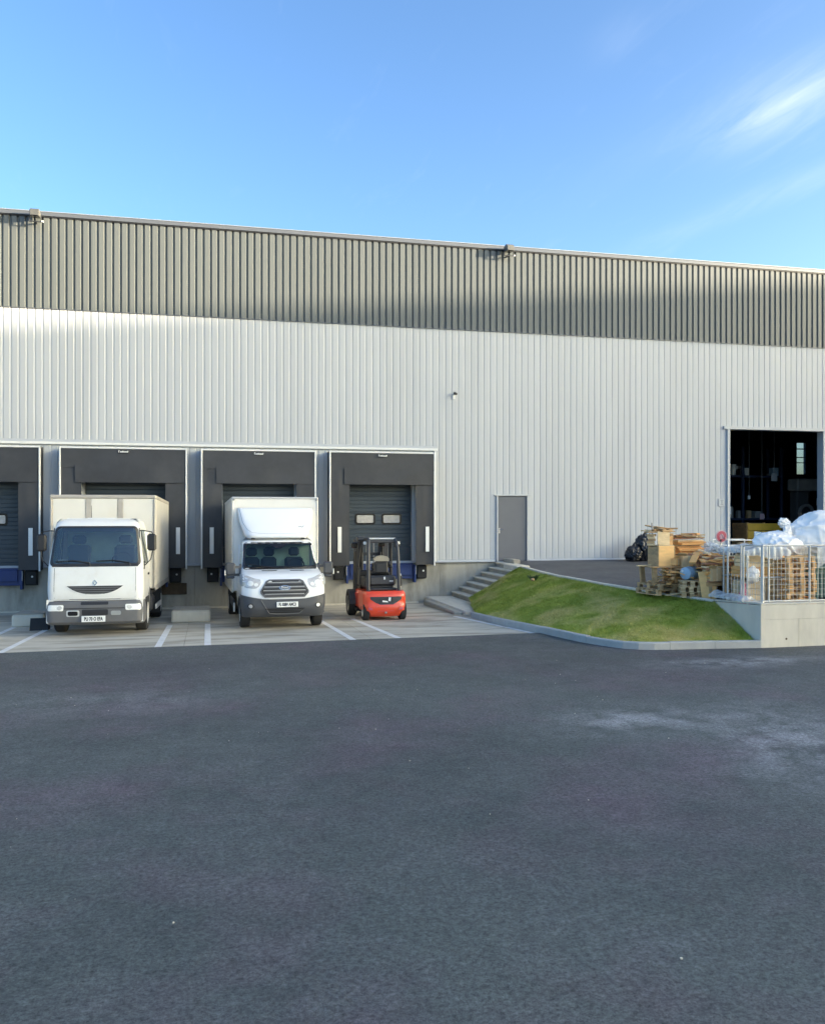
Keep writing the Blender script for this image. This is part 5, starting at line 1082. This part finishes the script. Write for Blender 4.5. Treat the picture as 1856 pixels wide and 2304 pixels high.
for k, (x, y, z, w_, h_, m_) in enumerate(((10.40, -9.42, zf+.26, .15, .26, 'card'), (10.62, -10.12, zp+.02, .13, .28, 'card'), (10.18, -9.30, zb+.02, .10, .16, 'plywood'))):
    t = thing('carton', ['torn brown carton in the middle of the scrap heap', 'upright brown carton at the front of the right-hand pile', 'small plywood offcut box right of the plywood box'][k], 'carton', (x, y, z), (0, 0, R(18*k-12)))
    B('body', m_, t, -w_, w_, -w_*.8, w_*.8, 0, h_, .006); MB().bar((-w_, -w_*.8, h_), (-w_*1.3, -w_*1.5, h_+.06), w_*1.2, .006).build('flap', m_, t); B('tape', 'wood_pale', t, -.02, .02, -w_*.8-.002, -w_*.8-.0005, 0, h_-.005, .0005)
# --- things behind the heap
tag(lump('plastic_wrap', 'film', (11.45, -8.6, 1.74), (.34, .3, .17), 9, .3, 5, None, .12), 'bluish crumpled plastic wrap piled behind the timber', 'plastic wrap')
stack(11.5, -8.6, 6, yz(-8.6)+.012, 'under the bluish plastic wrap behind the timber', 'wood_grey', .75, .7, 12, .03, 'pallets in the scrap heap')
sg = thing('round_sign', 'round red and pink sign on a thin post behind the timber', 'sign', (12.17, -8.0, yz(-8.0)))
MB().tube([(0, .03, 0), (0, .03, 1.36)], .022, 8).build('post', 'galv', sg)
MB().lathe([(.012, 0), (.012, .148), (-.012, .150), (-.012, 0)], (0, 0, 1.235), 'y', 32).build('disc', 'sign_pale', sg, smooth=True)
MB().lathe([(-.0125, .062), (-.016, .062), (-.016, .128), (-.0125, .130)], (0, 0, 1.235), 'y', 32).build('ring', 'sign_red', sg)
MB().tube([(-.035, -.016, 1.17), (-.02, -.016, 1.26), (0, -.016, 1.295), (.02, -.016, 1.26), (.045, -.016, 1.17), (.075, -.016, 1.23), (.09, -.016, 1.16)], .011, 6).build('mark', 'sign_pale', sg)
MB().lathe([(-.0165, 0), (-.0165, .03), (-.013, .031)], (-.03, 0, 1.135), 'y', 14).build('mark', 'ink', sg)
for (c, r_, s_, lab) in (((14.0, -.75, 1.05), (.30, .28, .46), 3, 'larger black rubbish bag leaning on the white wall'), ((13.55, -.85, 1.05), (.24, .24, .26), 6, 'smaller black rubbish bag on the ground by the white wall')):
    t = thing('rubbish_bag', lab, 'rubbish bag', c, group='black rubbish bags by the wall')
    lump('bag', 'bag_black', (0, 0, r_[2]*.9), r_, s_, .22, 5, -r_[2]*.85, .09, parent=t); lump('neck', 'bag_black', (.03, 0, r_[2]*1.9), (.06, .06, .09), s_+1, .3, 3, None, .1, parent=t)
# --- fence on the retaining wall
fe = thing('fence', 'pale wire mesh fence standing on the retaining wall', 'fence', (10.55, -11.9, .862))
Hf = 1.12
def zoff(y): return 0 if y <= .1 else -.0537*(y-.1)
for x, y, r_ in ((0, 0, .032), (.14, -.0, .018), (1.06, 0, .020), (2.0, 0, .020), (2.95, 0, .020), (3.9, 0, .020), (0, .62, .022), (0, .70, .016), (0, 1.16, .022)):
    MB().tube([(x, y, zoff(y)), (x, y, Hf+zoff(y)*.5-(.12 if y > .9 else 0))], r_, 10).build('post', 'galv', fe, smooth=True)
def mesh_panel(p0, p1, z0, z1, px=.085, pz=.098, r_=.0028):
    mb = MB(); p0, p1 = Vector(p0), Vector(p1); L = (p1-p0).length; d = (p1-p0)/L
    n = int(L/px)
    for k in range(n+1):
        q = p0+d*(L*k/max(1, n)); mb.bar((q.x, q.y, z0), (q.x, q.y, z1), r_*2, r_*2, (0, 1, 0))
    m_ = int((z1-z0)/pz)
    off = Vector((-d.y, d.x))*r_*1.6
    for k in range(m_+1):
        z = z0+(z1-z0)*k/m_; mb.bar((p0.x+off.x, p0.y+off.y, z), (p1.x+off.x, p1.y+off.y, z), r_*2, r_*2)
    o = mb.build('wire_mesh', 'galv', fe); o['kind'] = 'stuff'; return o
for a, b in (((.16, 0), (1.04, 0)), ((1.08, 0), (1.98, 0)), ((2.02, 0), (2.93, 0)), ((2.97, 0), (3.88, 0))): mesh_panel(a, b, .04, .88)
mesh_panel((0, .05), (0, .60), .03, .78); mesh_panel((0, .72), (0, 1.14), -.02, .50)
MB().tube([(0, 0, Hf), (3.9, 0, Hf)], .016, 8).build('rail', 'galv', fe, smooth=True); MB().tube([(0, 0, .03), (3.9, 0, .03)], .014, 8).build('rail', 'galv', fe, smooth=True)
MB().tube([(0, 0, Hf-.01), (0, .45, Hf+.0), (0, .60, Hf-.02), (0, .64, Hf-.09)], .018, 8).build('rail', 'galv', fe, smooth=True)
# --- wire cage under translucent film
cg = thing('wire_cage', 'white tubular cage with rounded corners behind the fence corner', 'cage', (11.20, -10.72, yz(-10.72)+.012))
for x in (-.46, .46):
    MB().tube([(x, -.42, 0), (x, -.42, .98), (x, -.38, 1.05), (x, -.30, 1.08), (x, .30, 1.08), (x, .38, 1.05), (x, .42, .98), (x, .42, 0)], .02, 8).build('frame', 'galv', cg, smooth=True)
for y in (-.42, .42):
    MB().tube([(-.46, y, .06), (.46, y, .06)], .018, 8).build('rail', 'galv', cg, smooth=True); MB().tube([(-.46, y*.75, 1.08), (.46, y*.75, 1.08)], .018, 8).build('rail', 'galv', cg, smooth=True); MB().tube([(-.46, y, .55), (.46, y, .55)], .014, 8).build('rail', 'galv', cg, smooth=True)
for k in range(8): x = -.39+k*.111; MB().bar((x, -.42, .07), (x, -.42, .55), .009, .009, (0, 1, 0)).build('bar', 'galv', cg)
zz = yz(-10.7)+.012
for k, (x0, x1, y0, y1, z0, z1, m_, lab) in enumerate(((-.38, .0, -.3, .2, .06, .44, 'wood_pale', 'pale wooden box low at the left inside the wire cage'), (.05, .40, -.28, .25, .06, .52, 'wood_grey', 'greyish wooden box low at the right inside the wire cage'), (-.36, .38, -.26, .28, .53, .74, 'wood_fresh', 'wide wooden box in the middle of the wire cage'), (-.30, .34, -.22, .26, .75, .98, 'wood_pale', 'upper wooden box under the film in the wire cage'))):
    t = thing('wooden_box', lab, 'box', (11.20, -10.72, zz), group='boxes in the wire cage'); n = 3
    for q in range(n): B('board', m_, t, x0, x1, y0, y0+.02, z0+(z1-z0)*q/n+.004, z0+(z1-z0)*(q+1)/n-.004, .004)
    for q in range(n): B('board', m_, t, x0, x0+.02, y0+.021, y1, z0+(z1-z0)*q/n+.004, z0+(z1-z0)*(q+1)/n-.004, .004)
    B('lid', m_, t, x0, x1, y0, y1, z1-.003, z1+.012, .003); B('back', m_, t, x0, x1, y1+.001, y1+.02, z0, z1-.004, .003); B('end', m_, t, x1-.02, x1-.001, y0+.021, y1, z0, z1-.005, .003)
tag(lump('sack', 'bag_white', (10.92, -11.06, zz+.60), (.12, .1, .17), 12, .25, 4, None, .08), 'small white sack hanging at the left front of the wire cage', 'sack')
def drape(name, label, cat, x0, x1, y0, y1, z, hang_f, hang_l, seed, m='film', nx=44, ny=36):
    rows = []
    for j in range(ny+1):
        v = j/ny; r_ = []
        for i in range(nx+1):
            u = i/nx; s = v*(hang_f+(y1-y0)); w = u*(hang_l+(x1-x0))
            nzv = noise.noise(Vector((w*3, s*3, seed)))*.05 + (1-abs(noise.noise(Vector((w*6, s*2.5, seed+4))))*2)*.02
            if w < hang_l: x = x0; zx = -(hang_l-w)
            else: x = x0+w-hang_l; zx = 0
            if s < hang_f: y = y0; zy = -(hang_f-s)*(1+.4*noise.noise(Vector((w*2, 0, seed+7))))
            else: y = y0+s-hang_f; zy = 0
            fold = .022*math.sin(w*38+4*noise.noise(Vector((w*2, s, seed))))*(1 if zy < 0 else .3)
            sag = .07*math.sin(math.pi*min(1, max(0, (x-x0)/(x1-x0))))
            r_.append((x + (.03*math.sin(s*30+seed) if zx < 0 else nzv*.3), y - (fold if zy < 0 else 0) - .01, z + zx + zy + nzv + (sag if zx == 0 and zy == 0 else 0)))
        rows.append(r_)
    return tag(MB().grid(rows).build(name, m, smooth=80, fixn=False), label, cat)
drape('film_sheet', 'translucent plastic film thrown over the wire cage', 'plastic film', 10.70, 11.72, -11.19, -10.25, zz+1.12, .16, .10, 2.0)
drape('film_sheet', 'grey translucent film hanging behind the front fence, right part', 'plastic film', 12.25, 14.6, -11.30, -10.5, 1.90, .42, .0, 5.0)
drape('film_sheet', 'whitish film lying on the top of the side retaining wall', 'plastic film', 10.40, 10.72, -11.40, -10.30, .90, .05, .06, 8.0, 'film', 16, 30).location.z = -.01
# --- green box pallet, bulk bags, pink canister, far cage
gc = thing('box_container', 'dark green ribbed plastic container behind the front fence', 'container', (13.35, -10.35, yz(-10.35)+.012))
B('tub', 'green_plastic', gc, -.86, .86, -.38, .50, .05, .66, .02)
for k in range(19): x = -.84+k*.0933; B('rib', 'green_plastic', gc, x-.022, x+.022, -.415, -.381, .06, .62, .006)
B('rim', 'green_plastic', gc, -.89, .89, -.43, .53, .661, .73, .015)
for x in (-.7, 0, .7): B('foot', 'green_plastic', gc, x-.08, x+.08, -.38, .5, 0, .049, .005)
for (c, r_, s_, a_, lab, fl) in (((12.2, -10.25, 1.88), (.62, .46, .34), 2, 6, 'slumped white bulk bag at the left of the white bags', -.2), ((13.2, -10.15, 1.98), (.98, .58, .64), 5, -6, 'largest white bulk bag piled on the green container', -.42), ((14.35, -10.1, 1.80), (.7, .5, .5), 8, 12, 'white bulk bag at the right edge of the picture', -.35)):
    t = thing('bulk_bag', lab, 'bulk bag', c, (0, 0, R(a_)), 'white bulk bags'); lump('bag', 'bag_white', (0, 0, 0), r_, s_, .30, 6, fl, .040, 1.05, parent=t)
    if s_ == 5: lump('neck', 'bag_white', (-.84, -.05, .42), (.17, .08, .10), 11, .45, 5, None, .10, 2.2, 30, parent=t); MB().tube([(-.55, -.1, .05), (-.66, -.1, .22), (-.78, -.06, .36), (-.82, -.05, .42)], [.26, .17, .07, .04], 14).build('tie', 'bag_white', t, smooth=True)
    if s_ == 2: lump('flap', 'bag_white', (.06, -.1, .30), (.10, .06, .17), 15, .4, 4, None, .16, parent=t)
stack(12.35, -10.15, 6, yz(-10.15)+.012, 'under the slumped white bulk bag', 'wood_grey', .8, .7, 0, .02, 'pallets stacked behind the fence')
tag(MB().cbox(-.22, .22, -.006, .006, 0, .22, .003).build('insulation_sheet', 'blue_plastic'), 'pale blue-green plastic panel standing left of the bulk bags', 'panel')
bpy.data.objects['insulation_sheet'].location = (12.60, -9.0, 1.96); bpy.data.objects['insulation_sheet'].rotation_euler = (R(-8), R(6), 0)
stack(12.6, -8.9, 9, yz(-8.9)+.012, 'in the stack under the pale plastic panel', 'wood_grey', .75, .7, 3, .02, 'pallets stacked behind the fence')
pk = thing('pink_canister', 'pink plastic canister standing inside the side fence', 'canister', (10.78, -10.95, yz(-10.95)+.012))
MB().lathe([(0, 0), (0, .125), (.02, .135), (.10, .13), (.20, .10), (.28, .065), (.30, .05), (.38, .05), (.39, .06), (.42, .06), (.42, 0)], (0, 0, 0), 'z', 22).build('body', 'pink_plastic', pk, smooth=True)
MB().lathe([(.421, 0), (.421, .045), (.46, .045), (.46, 0)], (0, 0, 0), 'z', 14).build('cap', 'sign_pale', pk, smooth=True)
fc = thing('mesh_trolley', 'white wire mesh trolley standing before the open doorway', 'trolley', (13.75, -6.5, yz(-6.5)))
for x in (-.42, .55):
    for y in (0, .7): MB().tube([(x, y, .1), (x, y, 1.04)], .018, 8).build('post', 'white_metal', fc)
for y in (0, .7):
    for z in (.15, .88, 1.04): MB().tube([(-.42, y, z), (.55, y, z)], .016, 8).build('rail', 'white_metal', fc)
mb = MB()
for k in range(10): x = -.37+k*.095; mb.bar((x, 0, .15), (x, 0, .88), .008, .008, (0, 1, 0))
for k in range(8): mb.bar((-.42, .006, .18+k*.09), (.55, .006, .18+k*.09), .008, .008)
o = mb.build('wire_mesh', 'white_metal', fc); o['kind'] = 'stuff'
for x in (-.36, .49):
    for y in (.06, .64): MB().lathe([(-.015, 0), (-.015, .05), (.015, .05), (.015, 0)], (x, y, .05), 'x', 14).build('castor', 'rubber', fc)
# tufts of weed on the bank, fragments on the asphalt
t = thing('weed_tuft', 'small darker tuft of weed near the top of the grass bank', 'plant', (8.47, -5.0, .86))
mb = MB()
for k in range(60):
    a = rw_.uniform(0, 6.28); l_ = rw_.uniform(.06, .16); r0 = rw_.uniform(0, .08); x, y = r0*math.cos(a), r0*math.sin(a)
    mb.add([(x-.006, y, -.03), (x+.006, y, -.03), (x+l_*.5*math.cos(a)+.004, y+l_*.5*math.sin(a), l_*.7), (x+l_*.9*math.cos(a), y+l_*.9*math.sin(a), l_*.75)], [(0,1,2),(1,3,2)])
o = mb.build('leaves', 'weed', t); o['kind'] = 'stuff'
tag(lump('stone', 'wood_grey', (8.40, -5.12, .86), (.05, .045, .04), 3, .3, 3, None, .1), 'pale stone lying in the grass near the top of the bank', 'stone')
pm = MB()
for k in range(70):
    x = rw_.uniform(-5, 9); y = rw_.uniform(-24, -11); s = rw_.uniform(.004, .012)
    pm.box(x, x+s, y, y+s, 0, s*.6)
o = pm.build('gravel', 'concrete_pale'); o['kind'] = 'stuff'; o['label'] = 'tiny pale stones scattered on the asphalt yard'
